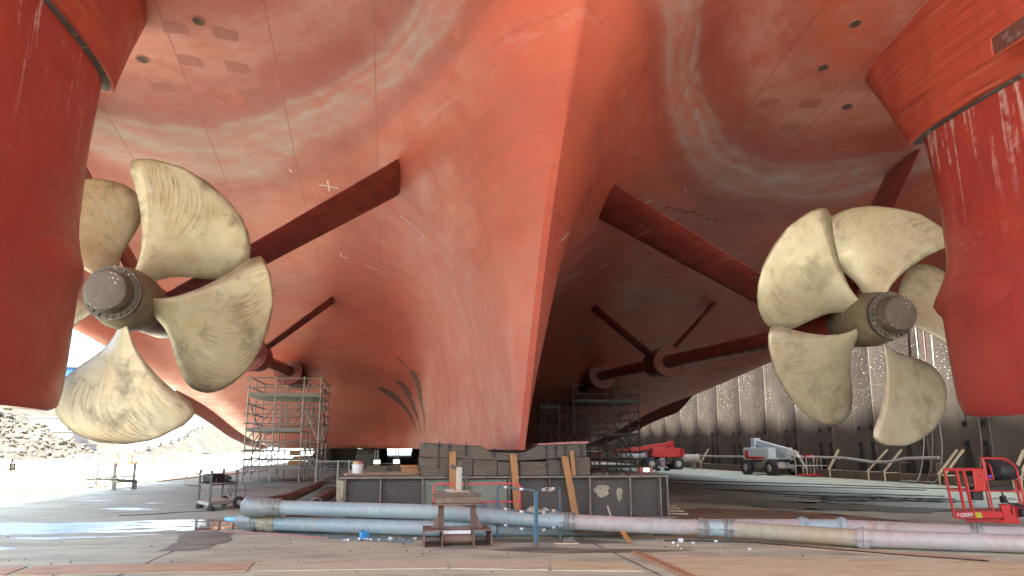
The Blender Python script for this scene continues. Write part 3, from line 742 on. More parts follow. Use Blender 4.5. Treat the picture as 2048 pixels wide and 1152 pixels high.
puddle([(-4.2, 17.0), (-3.2, 16.9), (-3.0, 15.6), (-3.2, 14.2), (-3.9, 13.9), (-3.9, 15.0)], .006, 'wet_patch', WET, 3, .15)
puddle([(1.7, 13.35), (2.6, 12.75), (4.3, 12.6), (5.0, 12.75), (3.4, 13.3), (2.4, 13.6)], .006, 'wet_patch', WET, 8, .12)
puddle([(-2.2, 16.4), (-.4, 15.3), (.8, 14.7), (1.9, 14.4), (3.2, 14.1), (2.9, 14.7), (1.2, 15.3), (-1.0, 16.2)], .005, 'wet_patch', WET, 19, .1)
puddle([(2.3, 14.3), (3.6, 13.9), (4.4, 13.8), (3.6, 14.6), (2.6, 14.9)], .006, 'wet_patch', WET, 9, .12)
puddle([(9, 24), (12, 20), (14, 19), (16.5, 19.5), (13, 23), (11, 26)], .006, 'wet_patch', WET, 18, .8)
RUSTF = wm('rust_stained_floor', (.20, .115, .06), (.29, .20, .12), (.07, .05, .04), sc=.9, stretch=(.6, 1.6, 1), rough=.8)
puddle([(7.2, 17.2), (10, 15.4), (12, 16), (11.5, 19), (9, 21.5), (7.3, 21)], .007, 'rust_stain', RUSTF, 4, .5)

# ================================================================== steel plates and boards near the camera
PLATE = wm('rust_ochre_plate', (.52, .50, .30), (.56, .54, .37), (.47, .40, .23), sc=1.2, stretch=(.5, 2.2, 1), rough=.8, bump=.4, lo3=.50, hi3=.6)
PLATER = wm('orange_rust_plate', (.44, .29, .17), (.48, .39, .26), (.33, .19, .11), sc=1.1, stretch=(.5, 2, 1), rough=.8, bump=.4)
PLATEG = wm('sandy_grey_plate', (.48, .46, .31), (.52, .51, .37), (.41, .34, .21), sc=1.1, stretch=(.5, 2.2, 1), rough=.8, bump=.4)
def slab(name, quad, z0, z1, m, label, cat, group=None, notch=0, seed=1):
    mb = MB(); rg = random.Random(seed); k = len(quad); pts = []
    for i in range(k):
        a = Vector(quad[i]); b = Vector(quad[(i+1) % k]); nn = max(2, int((b-a).length/.35)); nr = Vector(((b-a).y, -(b-a).x)).normalized()
        for j in range(nn):
            q = a+(b-a)*j/nn + (nr*rg.uniform(-.012, .012) if j else Vector((0, 0))); pts.append((q.x, q.y))
    mb.prism(pts, z0, z1); o = mb.build(name, m, None, False)
    return tag(o, label, cat, group)
PG = 'flat plates laid in a strip across the dock floor'
slab('floor_plate', [(-9.5, 12.35), (-9.4, 11.6), (-5.2, 11.75), (-5.25, 12.5)], .003, .013, PLATER, 'rusty orange flat plate at the bottom left corner', 'steel plate', PG, seed=2)
slab('floor_plate', [(-5.15, 12.52), (-5.1, 11.72), (-2.0, 11.55), (-2.05, 12.42)], .003, .014, PLATER, 'orange streaked plate second from the left along the bottom edge', 'steel plate', PG, seed=3)
slab('floor_plate', [(-1.97, 12.4), (-1.95, 11.55), (.80, 11.4), (.84, 12.12)], .003, .013, PLATEG, 'sandy plate left of the trestle feet along the bottom edge', 'steel plate', PG, seed=4)
slab('floor_plate', [(.88, 12.1), (.84, 11.36), (2.2, 11.02), (2.38, 11.86)], .003, .015, PLATEG, 'sandy pink plate in front of the trestle, ending in a slanted joint', 'steel plate', PG, seed=5)
slab('floor_plate', [(2.42, 11.84), (2.26, 10.98), (3.5, 10.72), (3.45, 11.55)], .003, .013, PLATE, 'ochre plate below the blue barrier with dark cracked edge', 'steel plate', PG, seed=6)
slab('floor_plate', [(4.05, 12.4), (3.95, 10.2), (5.2, 9.6), (12.5, 8.2), (13, 9.8), (8.4, 10.9), (6.6, 11.55)], .003, .014, PLATE, 'wide sandy ochre plate filling the bottom right corner', 'steel plate', seed=7)
slab('wooden_batten', [(3.9, 12.5), (4.02, 12.5), (4.0, 9.9), (3.86, 9.9)], .003, .05, wm('batten_wood', (.33, .17, .09), (.42, .25, .14), (.2, .1, .06), sc=6, stretch=(3, 1, 1)), 'thin brown batten along the left edge of the wide ochre plate', 'plank', seed=8)
slab('floor_plate', [(6.6, 13.1), (7.2, 13.1), (9.4, 11.1), (8.6, 11.0)], .003, .013, PLATER, 'narrow perforated rusty strip running out from under the pink pipe', 'steel plate', seed=9)
slab('rusty_track_plate', [(-22, 27.5), (-21.9, 25.6), (-13.78, 30.4), (-10.7, 51), (-9.6, 62), (-10.2, 62), (-11.6, 53), (-14.6, 32.2)], .003, .05, PLATER, 'long rusty orange strip on the floor at the edge of the sunlight', 'steel plate', seed=10)

# ================================================================== docking block with timber caps and shores
STEEL = wm('brown_fouled_steel', (.055, .043, .036), (.08, .066, .054), (.12, .10, .08), sc=1.6, rough=.65, bump=.4)
FLG = wm('worn_steel_edge', (.15, .13, .105), (.22, .20, .165), (.08, .062, .05), sc=4, rough=.6)
INF = wm('grey_green_infill', (.19, .205, .165), (.23, .245, .20), (.14, .12, .085), sc=2, rough=.8)
PAT = wm('buff_patch', (.38, .34, .24), (.33, .29, .2), (.13, .11, .09), sc=6, rough=.85, lo3=.52)
t = thing('docking_block', 'low wide brown steel docking block with ribs under the skeg', 'docking block', (2.75, 19.5, 0))
mb = MB(); mb.box((2.76, 18.84, .5), (7.9, .04, .96)); mb.box((-1.2, 22.9, .5), (.04, 8.16, .96)); mb.box((6.74, 20.7, .5), (.04, 3.8, .96)); mb.build('web_plate', STEEL, t, False)
mb = MB(); mb.prism([(-1.32, 18.56), (6.84, 18.56), (6.84, 22.6), (2.2, 22.6), (2.2, 27), (-1.32, 27)], .985, 1.03); mb.box((2.76, 18.7, .02), (8.16, .32, .04)); mb.build('flange', FLG, t, False, .006)
for x, hgt in ((-1.12, .95), (-.30, .95), (.69, .95), (1.72, .95), (2.78, .95), (3.77, .34), (4.79, .95), (5.82, .95), (6.6, .95), (6.78, .95)):
    mb = MB(); mb.box((x, 18.70, .985-hgt/2), (.035, .26, hgt-.004)); mb.build('rib', FLG if hgt > .5 else STEEL, t, False, .003)
mb = MB(); mb.box((1.20, 18.80, .50), (.98, .05, .9)); mb.build('infill_panel', INF, t, False)
mb = MB(); mb.box((2.25, 18.80, .50), (1.0, .05, .9)); mb.build('infill_panel', INF, t, False)
mb = MB(); mb.box((-1.23, 18.66, .5), (.17, .2, .93)); mb.build('infill_panel', PAT, t, False, .02)
for (x, z, wx, hz) in ((5.15, .66, .34, .2), (5.6, .58, .13, .22)):
    pts = [(x+math.cos(a)*wx*.55*(1+.2*math.sin(5*a+x)), z+math.sin(a)*hz*.75*(1+.15*math.sin(3*a))) for a in np.linspace(0, 6.28, 22)[:-1]]
    mb = MB(); mb.add([(p, 18.817, q) for p, q in pts]+[(p, 18.813, q) for p, q in pts], [tuple(range(21)), tuple(range(41, 20, -1))]+[(i, (i+1) % 21, (i+1) % 21+21, i+21) for i in range(21)]); mb.build('scraped_patch', PAT, t, False)
TIMB = wm('old_dark_timber', (.085, .07, .055), (.12, .105, .085), (.06, .045, .035), sc=3, stretch=(.7, .7, 6), rough=.85, bump=.5)
TIMC = wm('grey_weathered_timber', (.10, .078, .058), (.14, .112, .085), (.05, .036, .027), sc=3, stretch=(.7, .7, 5), rough=.85, bump=.5)
def xz_prism(pts, y0, y1):
    mb = MB(); k = len(pts); mb.add([(x, y0, z) for x, z in pts]+[(x, y1, z) for x, z in pts], [tuple(range(k)), tuple(range(2*k-1, k-1, -1))]+[(i, (i+1) % k, (i+1) % k+k, i+k) for i in range(k)]); return mb
TG = 'timber keel blocks under the skeg'
lowx = [(.66, 1.33, 1.47), (1.345, 1.9, 1.46), (1.915, 2.5, 1.42), (2.515, 3.05, 1.37), (3.065, 3.75, 1.37), (3.765, 4.1, 1.42), (4.115, 4.84, 1.48)]
lab = ['leftmost lower timber block on the steel docking block', 'lower timber block second from the left, beside the left orange shore', 'brown stained lower timber block third from the left', 'lower timber block behind the middle orange shore', 'lower timber block right of the middle orange shore', 'narrow lower timber block left of the right orange shore', 'rightmost lower timber block behind the right orange shore']
for i, (a, b, z) in enumerate(lowx):
    tag(xz_prism([(a, 1.035), (b, 1.035), (b, z-.012*(i % 2)), (a, z)], 18.72+.02*(i % 3), 21.2).build('timber_block', TIMC if i % 2 == 0 else TIMB, None, False, .012), lab[i], 'timber block', TG)
tag(xz_prism([(.68, 1.485), (2.9, 1.385), (2.95, 1.575), (2.35, 1.60), (2.1, 1.74), (.68, 1.83)], 18.70, 21.2).build('timber_block', TIMC, None, False, .015), 'upper left timber cap sloping down towards the skeg heel', 'timber block', TG)
tag(xz_prism([(2.96, 1.385), (4.76, 1.49), (4.74, 1.81), (3.55, 1.77), (3.2, 1.60), (2.98, 1.575)], 18.71, 21.2).build('timber_block', TIMB, None, False, .015), 'upper right timber cap sloping down towards the skeg heel', 'timber block', TG)
for i, (x, z0, z1, ps) in enumerate(((1.06, 1.25, 1.83, 0), (1.32, 1.62, 1.80, 0), (1.72, 1.55, 1.79, 0), (2.42, 1.5, 1.65, 1), (3.72, 1.3, 1.78, 2), (3.95, 1.45, 1.79, 2), (4.2, 1.12, 1.79, 3), (4.6, 1.5, 1.82, 3))):
    mb = MB(); mb.tube([(x, 18.66, z0), (x, 18.66, z1-.03), (x+.02, 18.70, z1+.02), (x+.02, 18.95, z1+.02)], .016, 6); mb.box((x, 18.66, z0), (.07, .05, .05)); mb.box((x, 18.67, z1-.08), (.09, .03, .05))
    tag(mb.build('rod_clamp', BLACK, None), ['dark iron rod clamp hooked over the left end of the timber caps', 'small dark iron clamp over the left timber cap near the skeg heel', 'dark iron rod clamp hooked over the right timber cap beside the skeg heel', 'dark iron rod clamp near the right end of the timber caps'][ps], 'clamp', 'iron clamps holding the timber caps')
PINK = wm('pink_paint_overspray', (.45, .20, .18), (.38, .15, .13), sc=5)
tag(xz_prism([(.68, 1.835), (2.1, 1.745), (2.1, 1.765), (.68, 1.855)], 18.66, 20).build('protective_sheet', PINK, None, False), 'pink painted sheet edge lying on the upper left timber cap', 'sheet')
tag(xz_prism([(3.5, 1.775), (4.8, 1.815), (4.8, 1.86), (4.4, 1.855), (3.5, 1.80)], 18.66, 20).build('protective_sheet', PINK, None, False), 'crumpled pink sheet lying on the upper right timber cap', 'sheet')
SHORE = wm('orange_timber', (.33, .155, .055), (.38, .20, .08), (.20, .095, .04), sc=3, stretch=(4, 4, .8), rough=.75)
SL = ['upright orange plank shoring the left end of the timber blocks', 'slightly tilted orange plank shoring below the skeg heel', 'tilted orange plank shoring the right timber cap', 'short orange plank standing beside the right tilted shore']
for i, (a, b, wd) in enumerate((((1.38, 18.5, 1.62), (1.42, 18.42, .03), .165), ((2.86, 18.5, 1.56), (2.96, 18.40, .03), .165), ((4.14, 18.5, 1.50), (4.38, 18.40, .03), .165), ((4.34, 18.60, 1.63), (4.37, 18.52, 1.04), .10))):
    mb = MB(); mb.beam(a, b, .05, wd, up=(1, 0, 0)); tag(mb.build('shoring_plank', SHORE, None, False, .004), SL[i], 'plank', 'orange planks shoring the docking block')
# planks, lumber and clutter on top of the block
LUM = wm('pale_lumber', (.40, .32, .22), (.48, .40, .28), (.28, .2, .13), sc=3, stretch=(.6, 4, 4), rough=.8)
for i in range(9):
    y = 18.85+i*.42; mb = MB(); mb.box((-.25-.05*(i % 3), y, 1.055+.001*i), (1.75-.1*(i % 2), .24, .045), rz=.01*math.sin(i*2)); 
    tag(mb.build('lumber_board', LUM if i % 3 else TIMC, None, False, .004), 'pale board lying flat on the left part of the docking block', 'plank', 'boards laid on the docking block')
mb = MB(); mb.box((.40, 19.9, 1.16), (.42, .5, .07)); mb.box((.44, 19.7, 1.10), (.5, .2, .06)); mb.box((.38, 20.1, 1.235), (.44, .4, .07))
tag(mb.build('timber_stack', SHORE, None, False, .006), 'short stack of bright orange timbers beside the left keel blocks', 'timber stack')
t = thing('bucket', 'white plastic bucket with pink rag and yellow lid on the docking block', 'bucket', (-.9, 19.7, 1.085))
WHT = wm('white_plastic', (.72, .72, .72), (.6, .6, .6), sc=6, rough=.4, bump=0); YEL = wm('yellowish_plastic', (.6, .5, .22), (.5, .4, .2), sc=5, rough=.5, bump=0)
mb = MB(); mb.lathe((-.9, 19.7, 1.08), (0, 0, 1), [(0, 0.001), (0, .12), (.2, .145), (.2, .155), (.22, .155), (.22, .001)], 20); mb.build('pail', WHT, t)
mb = MB(); mb.lathe((-.93, 19.7, 1.30), (0, 0, 1), [(0, .09), (.05, .1), (.08, .05), (.08, .001)], 16); mb.build('lid', YEL, t)
mb = MB(); blob(mb, (-.85, 19.62, 1.31), .09, 5, (1, .8, .4), 2, .2); mb.build('rag', PINK, t)
def work_lamp(x, y, z, label, rz):
    t = thing('work_lamp', label, 'work lamp', (x, y, z), 'lit work lamps on the docking block')
    mb = MB(); mb.tube([(x-.1, y, z), (x-.1, y, z+.16), (x+.1, y, z+.16), (x+.1, y, z)], .01, 6); mb.box((x, y+.03, z+.1), (.17, .05, .11), rz=rz); mb.build('housing', BLACK, t)
    mb = MB(); mb.box((x, y-.003, z+.1), (.15, .01, .085), rz=rz); mb.build('lens', LAMP, t, False)
LAMP, n_ = newmat('lit_lamp_lens'); n_.put(n_.b.inputs['Base Color'], (1, .95, .8)); n_.put(n_.b.inputs['Emission Color'], (1, .9, .68)); n_.b.inputs['Emission Strength'].default_value = 1.6
work_lamp(-.45, 20.6, 1.24, 'bright oblong work lamp right of the white bucket', 0)
work_lamp(.06, 21.0, 1.24, 'round glowing work lamp in front of the orange timbers', .1)
work_lamp(6.52, 19.4, 1.04, 'glowing yellow work lamp on the right end of the docking block', -.1)
for (x, y) in ((-.45, 20.6), (.06, 21.0)): 
    mb = MB(); mb.box((x, y+.05, 1.13), (.5, .25, .22)); tag(mb.build('timber_offcut', TIMC, None, False, .01), 'grey timber offcut carrying a work lamp, %s one' % ('left' if x < 0 else 'right'), 'timber block', 'timber offcuts on the docking block')
t = thing('toolbox', 'small pink and green toolbox right of the yellow lamp on the block', 'toolbox', (6.3, 19.5, 1.03))
mb = MB(); mb.box((6.95-.35, 19.75, 1.12), (.36, .2, .17)); mb.build('case', wm('pinkish_case', (.42, .13, .13), (.35, .11, .1), sc=5), t, False, .01)
mb = MB(); mb.box((6.62, 19.64, 1.12), (.1, .02, .08)); mb.build('label', wm('green_sticker', (.2, .4, .35), (.15, .35, .3), sc=5, bump=0), t, False)
rg = random.Random(11)
mb = MB()
for i in range(60):
    blob(mb, (rg.uniform(4.9, 6.7), rg.uniform(18.65, 19.3), 1.04), rg.uniform(.02, .07), i, (1, 1, .6), 1, .3)
struct(tag(mb.build('rubble_scraps', TIMC, None, sharp=20), 'scraps and dirt lying along the right top of the docking block', 'scraps'), 'stuff')
# keel blocks further forward
KB = wm('concrete_keel_block', (.10, .092, .082), (.14, .13, .115), (.07, .06, .055), sc=2, rough=.9)
def keel_block(x, y, label, group):
    t = thing('keel_block', label, 'keel block', (x, y, 0), group)
    MB().box((x, y, .62), (1.9, 1.1, 1.24)).build('base', KB, t, False, .03); MB().box((x, y, 1.44), (1.7, .9, .40)).build('timber_cap', TIMB, t, False, .01); return t
for i in range(26): keel_block(XC, 24.4+i*3.1, 'dark block carrying the keel in the row behind the docking block', 'centre line keel blocks')
for sx in (-1, 1):
    for i in range(22): keel_block(XC+sx*5.2, 63+i*3.2, 'dark side block under the flat ship bottom in the %s row' % ('left' if sx < 0 else 'right'), 'side keel blocks')
    for i in range(16): keel_block(XC+sx*10.2, 79+i*3.6, 'dark side block in the outer %s row under the flat ship bottom' % ('left' if sx < 0 else 'right'), 'outer side keel blocks')
# ================================================================== drain pipelines
PBL = wm('light_blue_pipe_paint', (.26, .34, .37), (.31, .38, .39), (.32, .34, .31), sc=1.2, rough=.5, bump=.2)
PPK = wm('faded_pink_pipe', (.37, .31, .28), (.36, .35, .34), (.30, .22, .15), sc=.9, rough=.6, bump=.2)
POR = wm('buff_orange_pipe', (.34, .27, .165), (.33, .30, .23), (.36, .32, .27), sc=.8, rough=.6, bump=.2)
PGR = wm('grey_galvanised', (.22, .23, .22), (.28, .29, .27), (.16, .13, .10), sc=4, rough=.5, metal=.3)
PBR = wm('brown_pipe', (.10, .065, .05), (.15, .10, .08), (.06, .045, .04), sc=2, rough=.6)
def coupling(mb, p, d, r):
    mb.lathe(Vector(p)-Vector(d).normalized()*.10, d, [(0, r), (.0, r*1.12), (.05, r*1.2), (.075, r*1.32), (.09, r*1.32), (.10, r*1.2), (.11, r*1.32), (.125, r*1.32), (.15, r*1.2), (.2, r*1.12), (.2, r)], 24)
    d = Vector(d).normalized(); s = d.cross(Vector((0, 0, 1))).normalized()
    for q in (-1, 1): mb.tube([Vector(p)+s*q*r*1.35-d*.16, Vector(p)+s*q*r*1.42, Vector(p)+s*q*r*1.35+d*.16], .012, 6)
    mb.tube([Vector(p)-s*r*1.32-d*.14+Vector((0, 0, .05)), Vector(p)-s*r*1.45+d*.12+Vector((0, 0, .02))], .014, 6)
RPI = .145
def pipeline(label, pts, segs, loc, group=None):
    t = thing('pipeline', label, 'pipe', loc, group)
    for (a, b, m) in segs:
        mb = MB(); mb.tube([pts[i] for i in range(a, b+1)], RPI, 28); mb.build('pipe_section', m, t)
    return t
A_ = [(-2.52, 16.72, .5), (.9, 15.45, .46), (3.30, 14.36, .34), (5.80, 14.12, .22), (6.28, 14.0, .21), (8.08, 12.55, .165), (10.4, 11.45, .16), (13.5, 10.2, .16)]
t = pipeline('light blue pipe turning pink then buff across the floor in front of the docking block', A_, [(0, 2, PBL), (2, 3, PPK), (3, 4, PBL), (4, 5, POR), (5, 7, PPK)], (3.3, 14.4, 0))
for i, m in ((2, PGR), (3, PGR), (4, PGR), (5, PPK)):
    d = Vector(A_[i+1])-Vector(A_[i-1]) if i not in (2,) else Vector(A_[2])-Vector(A_[1]); mb = MB(); coupling(mb, A_[i], d, RPI); mb.build('coupling', m, t)
def elbow(mb, c, a0, a1, r, z, R_=.30):
    pts = [Vector((c[0]+math.cos(a)*R_, c[1]+math.sin(a)*R_, z)) for a in np.linspace(a0, a1, 9)]
    mb.tube(pts, r*1.18, 24); return pts
mb = MB(); mb.tube([(-2.42, 16.68, .5), (-2.62, 16.76, .5), (-2.82, 16.86, .5), (-2.95, 17.02, .5), (-2.98, 17.25, .49), (-2.97, 17.5, .48)], [.17, .205, .22, .22, .2, .17], 26)
mb.build('elbow', PGR, t)
for p_, d_ in (((-2.35, 16.66, .5), (1, -.37, 0)), ((-2.97, 17.55, .47), (0, 1, 0))):
    mb = MB(); coupling(mb, p_, d_, RPI); mb.build('coupling', PGR, t)
mb = MB(); mb.tube([(-2.97, 17.5, .48), (-2.95, 22.6, .30), (-3.02, 30, .22), (-3.1, 41, .2)], RPI, 20); mb.build('pipe_section', PBR, t)
B_ = [(-2.6, 17.05, .155), (.8, 15.42, .155), (3.9, 15.05, .155), (6.6, 15.0, .155), (8.2, 14.75, .155), (8.9, 14.5, .155), (10.7, 13.05, .155), (13.6, 11.3, .155)]
t = pipeline('pale blue pipe lying behind and below the first, ending in an elbow with blue cap', B_, [(0, 3, PBL), (3, 4, PPK), (4, 5, PBL), (5, 6, PPK), (6, 7, PPK)], (3.3, 15, 0))
for i, m in ((4, PBL), (5, PBL), (6, PGR)):
    mb = MB(); coupling(mb, B_[i], Vector(B_[i+1])-Vector(B_[i-1]), RPI); mb.build('coupling', m, t)
mb = MB(); coupling(mb, (-2.5, 17.0, .155), (1, -.4, 0), RPI); mb.tube([(-2.5, 17.0, .16), (-2.75, 17.12, .17)], [.16, .175], 26); mb.build('coupling', POR, t)
mb = MB(); coupling(mb, (-2.88, 17.2, .175), (1, -.4, 0), RPI*1.05); mb.tube([(-2.7, 17.12, .18), (-2.9, 17.22, .18), (-3.05, 17.3, .18), (-3.2, 17.4, .18), (-3.30, 17.46, .18)], [.17, .185, .18, .15, .08], 26); mb.build('elbow', PGR, t)
BLC = wm('bright_blue_cap', (.15, .45, .72), (.2, .5, .75), sc=5, rough=.4, bump=0)
mb = MB(); mb.tube([(-3.28, 17.45, .2), (-3.55, 17.62, .2)], [.055, .05], 14); mb.build('end_cap', BLC, t)
t = thing('pipeline', 'dark brown pipe running back along the left end of the docking block', 'pipe', (-2, 20, 0))
mb = MB(); mb.tube([(-2.2, 17.7, .16), (-2.15, 21, .16), (-2.05, 27, .2), (-2.0, 33, .2)], RPI*.95, 20); mb.build('pipe_section', PBR, t)
mb = MB(); coupling(mb, (-2.13, 22.5, .17), (0, 1, 0), RPI); mb.build('coupling', PGR, t)

# ================================================================== steel trestle in the foreground
TRM = wm('rusty_brown_paint_steel', (.14, .085, .06), (.18, .11, .08), (.22, .155, .105), sc=3, rough=.7, bump=.3)
t = thing('steel_trestle', 'rust brown steel trestle with hollow box feet carrying old boards', 'trestle', (1.15, 13.7, 0))
for x in (.72, 1.58):
    mb = MB(); o = .012
    for c, d in (((x, 14.1, .012), (.33, .8, .024)), ((x, 14.1, .288), (.33, .8, .024)), ((x-.155, 14.1, .15), (.02, .8, .252)), ((x+.155, 14.1, .15), (.02, .8, .252))): mb.box(c, d)
    mb.build('box_foot', TRM, t, False, .003)
for sx, x in ((-1, .86), (1, 1.44)):
    mb = MB(); mb.box((x-.045, 14.05, .50), (.012, .14, .40)); mb.box((x+.045, 14.05, .50), (.012, .14, .40)); mb.box((x, 14.05, .50), (.08, .012, .40)); mb.build('post', TRM, t, False)
    mb = MB(); g = -sx; xz = [(x+sx*.052, .302), (x+sx*.052, .56), (x+sx*.17, .302)]; k = 3
    mb.add([(a, 14.03, b) for a, b in xz]+[(a, 14.05, b) for a, b in xz], [(0, 1, 2), (5, 4, 3), (0, 1, 4, 3), (1, 2, 5, 4), (2, 0, 3, 5)]); mb.build('gusset', TRM, t, False)
mb = MB(); mb.tube([(.86, 13.9, .13), (1.44, 13.9, .13)], .075, 16); mb.box((1.15, 14.2, .26), (.56, .12, .1)); mb.box((1.15, 14.4, .15), (.53, .1, .2)); mb.build('cross_member', TRM, t)
mb = MB(); mb.box((1.14, 13.95, .235), (.50, .02, .055)); mb.build('white_strip', WHT, t, False)
mb = MB(); mb.box((1.15, 14.05, .715), (.94, .34, .03)); mb.box((1.15, 14.05, .79), (.80, .30, .11)); mb.build('top_beam', TRM, t, False, .004)
mb = MB(); mb.box((1.13, 14.02, .868), (.86, .30, .042), rz=.03); tag(mb.build('board', TIMC, None, False, .005), 'grey brown board lying on the top beam of the trestle', 'plank', 'boards stacked on the trestle')
mb = MB(); mb.box((1.09, 14.0, .908), (.70, .26, .034), rz=-.05); tag(mb.build('board', TRM, None, False, .005), 'uppermost brown board of the stack on the trestle', 'plank', 'boards stacked on the trestle')
WPOST = wm('whitewashed_timber', (.42, .39, .33), (.36, .31, .23), (.22, .18, .13), sc=4, stretch=(3, 3, .6), rough=.8)
mb = MB(); mb.box((1.15, 13.98, .938), (.42, .18, .02)); mb.box((1.0, 13.96, .962), (.16, .16, .026)); tag(mb.build('board', WPOST, None, False, .004), 'short pale board under the white post on the trestle', 'plank', 'boards stacked on the trestle')
t = thing('timber_post', 'short upright whitewashed timber post with splintered top on the trestle', 'timber post', (1.17, 14, .94))
mb = MB(); mb.beam((1.17, 14.0, .945), (1.17, 14.0, 1.36), .10, .10); mb.build('shaft', WPOST, t, False, .004)
mb = MB(); mb.beam((1.16, 14.0, 1.362), (1.19, 14.0, 1.45), .07, .05); mb.box((1.07, 14.0, 1.36), (.12, .06, .08), ry=.4); mb.build('splinter', TIMC, t, False)
mb = MB(); mb.beam((1.30, 14.05, .90), (1.30, 14.05, 1.21), .07, .05); tag(mb.build('timber_post', TIMB, None, False, .004), 'dark short timber stub right of the white post', 'timber post')

# ================================================================== barriers
BARB = wm('worn_blue_barrier_paint', (.04, .125, .18), (.06, .16, .22), (.14, .085, .055), sc=5, rough=.5, lo3=.5, hi3=.6)
BARR = wm('red_barrier_paint', (.62, .05, .06), (.66, .08, .09), sc=4, rough=.4, bump=0)
TAPE = wm('white_tape', (.8, .8, .78), (.7, .7, .68), sc=8, rough=.5, bump=0)
def frame_panel(mb, a, b, zt, rails, r=.019, c=.07):
    a = Vector(a); b = Vector(b); d = (b-a).normalized()
    pts = [a, a+Vector((0, 0, zt-c))] + [a+d*(c-c*math.cos(q))+Vector((0, 0, zt-c+c*math.sin(q))) for q in (.5, 1.05, 1.57)]
    pts += [b-d*(c-c*math.cos(q))+Vector((0, 0, zt-c+c*math.sin(q))) for q in (1.57, 1.05, .5)] + [b+Vector((0, 0, zt-c)), b]
    mb.tube(pts, r, 10)
    for z in rails: mb.tube([a+Vector((0, 0, z)), b+Vector((0, 0, z))], r*.9, 8)
t = thing('folding_barrier', 'folding worn blue tube barrier with white tape bands, right of the trestle', 'barrier', (2.5, 14.2, 0))
a, b, c = (2.02, 15.1, 0), (2.49, 13.58, 0), (3.14, 14.5, 0); b2 = (2.53, 13.60, 0)
for p, q in ((a, b), (b2, c)):
    mb = MB(); frame_panel(mb, p, q, .96, (.26, .56)); pn = mb.build('frame', BARB, t)
    for z in (.96, .56, .26):
        for f in (.25, .68): 
            P1 = Vector(p).lerp(Vector(q), f); dd = (Vector(q)-Vector(p)).normalized()*.06; mb = MB(); mb.tube([P1-dd+Vector((0, 0, z)), P1+dd+Vector((0, 0, z))], .024, 10); mb.build('tape_band', TAPE, pn)
mb = MB(); [blob(mb, (2.62+.085*q, 14.78+.01*q, .515-.012*q+.02*math.sin(q*2.1)), .085+.02*math.sin(q*1.7), q+3, (1.2, 1, .7), 2, .35) for q in range(9)]
tag(mb.build('sandbag', wm('dirty_white_cloth', (.50, .46, .40), (.32, .29, .25), (.15, .13, .11), sc=9, rough=.9), None), 'crumpled dirty white sandbag slumped over the blue pipe behind the blue barrier', 'bag')
mb = MB(); blob(mb, (2.83, 14.06, .955), .07, 9, (1.5, .6, .4), 2, .35); tag(mb.build('rag', wm('dirty_white_cloth', (.5, .46, .4), (.32, .29, .25)), None), 'dirty rag tied on the top rail of the blue barrier', 'rag')
t = thing('barrier', 'red tube barrier standing behind the blue pipes', 'barrier', (2.2, 17.6, 0))
mb = MB(); frame_panel(mb, (.9, 17.6, 0), (2.88, 17.6, 0), .90, (.50,)); mb.build('frame', BARR, t)
mb = MB(); mb.tube([(2.88, 17.35, .02), (2.88, 17.85, .02)], .02, 8); mb.tube([(.9, 17.35, .02), (.9, 17.85, .02)], .02, 8); mb.build('foot', BARR, t)
mb = MB(); mb.box((2.02, 17.7, .42), (.22, .03, .16)); tag(mb.build('sign_board', BARB, None, False), 'small blue board leaning behind the red barrier', 'board')
# planks and litter
mb = MB(); mb.beam((3.55, 15.02, .12), (4.95, 14.38, .12), .22, .10); tag(mb.build('timber_baulk', TIMC, None, False, .008), 'grey squared timber lying under the pink pipe right of the barrier', 'timber')
mb = MB(); mb.beam((4.22, 14.35, .30), (4.30, 13.9, .012), .10, .02); tag(mb.build('offcut_plate', SHORE, None, False), 'small orange perforated plate leaning on the pink pipe', 'offcut')
mb = MB(); mb.beam((4.14, 14.75, .60), (4.2, 14.6, .28), .025, .02); tag(mb.build('wooden_stake', WPOST, None, False), 'thin pale stake standing behind the pink pipe', 'stake')
mb = MB(); mb.beam((2.9, 13.95, .015), (3.35, 13.85, .015), .06, .02); tag(mb.build('thin_plank', LUM, None, False), 'pale slat lying at the foot of the blue barrier', 'slat')
mb = MB(); mb.add([(3.10, 14.15, .01), (3.34, 14.0, .01), (3.3, 14.22, .10), (3.14, 14.25, .05)], [(0, 1, 2), (0, 2, 3), (0, 3, 1), (1, 3, 2)]); tag(mb.build('plastic_scrap', PGR, None, False), 'crumpled grey plastic scrap by the right leg of the blue barrier', 'litter')
BAG = wm('blue_plastic_bag', (.03, .28, .62), (.06, .38, .72), sc=9, rough=.35, bump=.4)
mb = MB(); blob(mb, (-.52, 15.35, .05), .13, 21, (1.2, .8, .45), 2, .25); tag(mb.build('plastic_bag', BAG, None), 'crumpled bright blue plastic bag in the puddle in front of the blue pipes', 'bag')
mb = MB(); rg = random.Random(5)
for i in range(26): blob(mb, (rg.uniform(-.9, .5), rg.uniform(14.95, 15.2)-.1*0, .015), rg.uniform(.01, .035), i+50, (1.4, 1, .3), 1, .35)
struct(tag(mb.build('foam_scraps', WHT, None), 'white plastic scraps floating in the puddle beside the blue bag', 'scraps'), 'stuff')
for i, (x, y, s_) in enumerate(((5.28, 13.9, .05), (5.05, 13.65, .035), (5.4, 13.6, .03), (5.9, 13.75, .03), (5.0, 13.3, .025), (6.0, 12.6, .03), (7.9, 13.9, .03), (4.9, 12.9, .02))):
    mb = MB(); mb.box((x, y, s_*.7), (s_*1.8, s_*1.2, s_*1.2), rz=i, rx=.2); tag(mb.build('litter_scrap', WHT, None, False, .004), 'small white scrap lying on the floor in front of the pink pipe', 'litter', 'white scraps in front of the pink pipe')
mb = MB(); rg = random.Random(77)
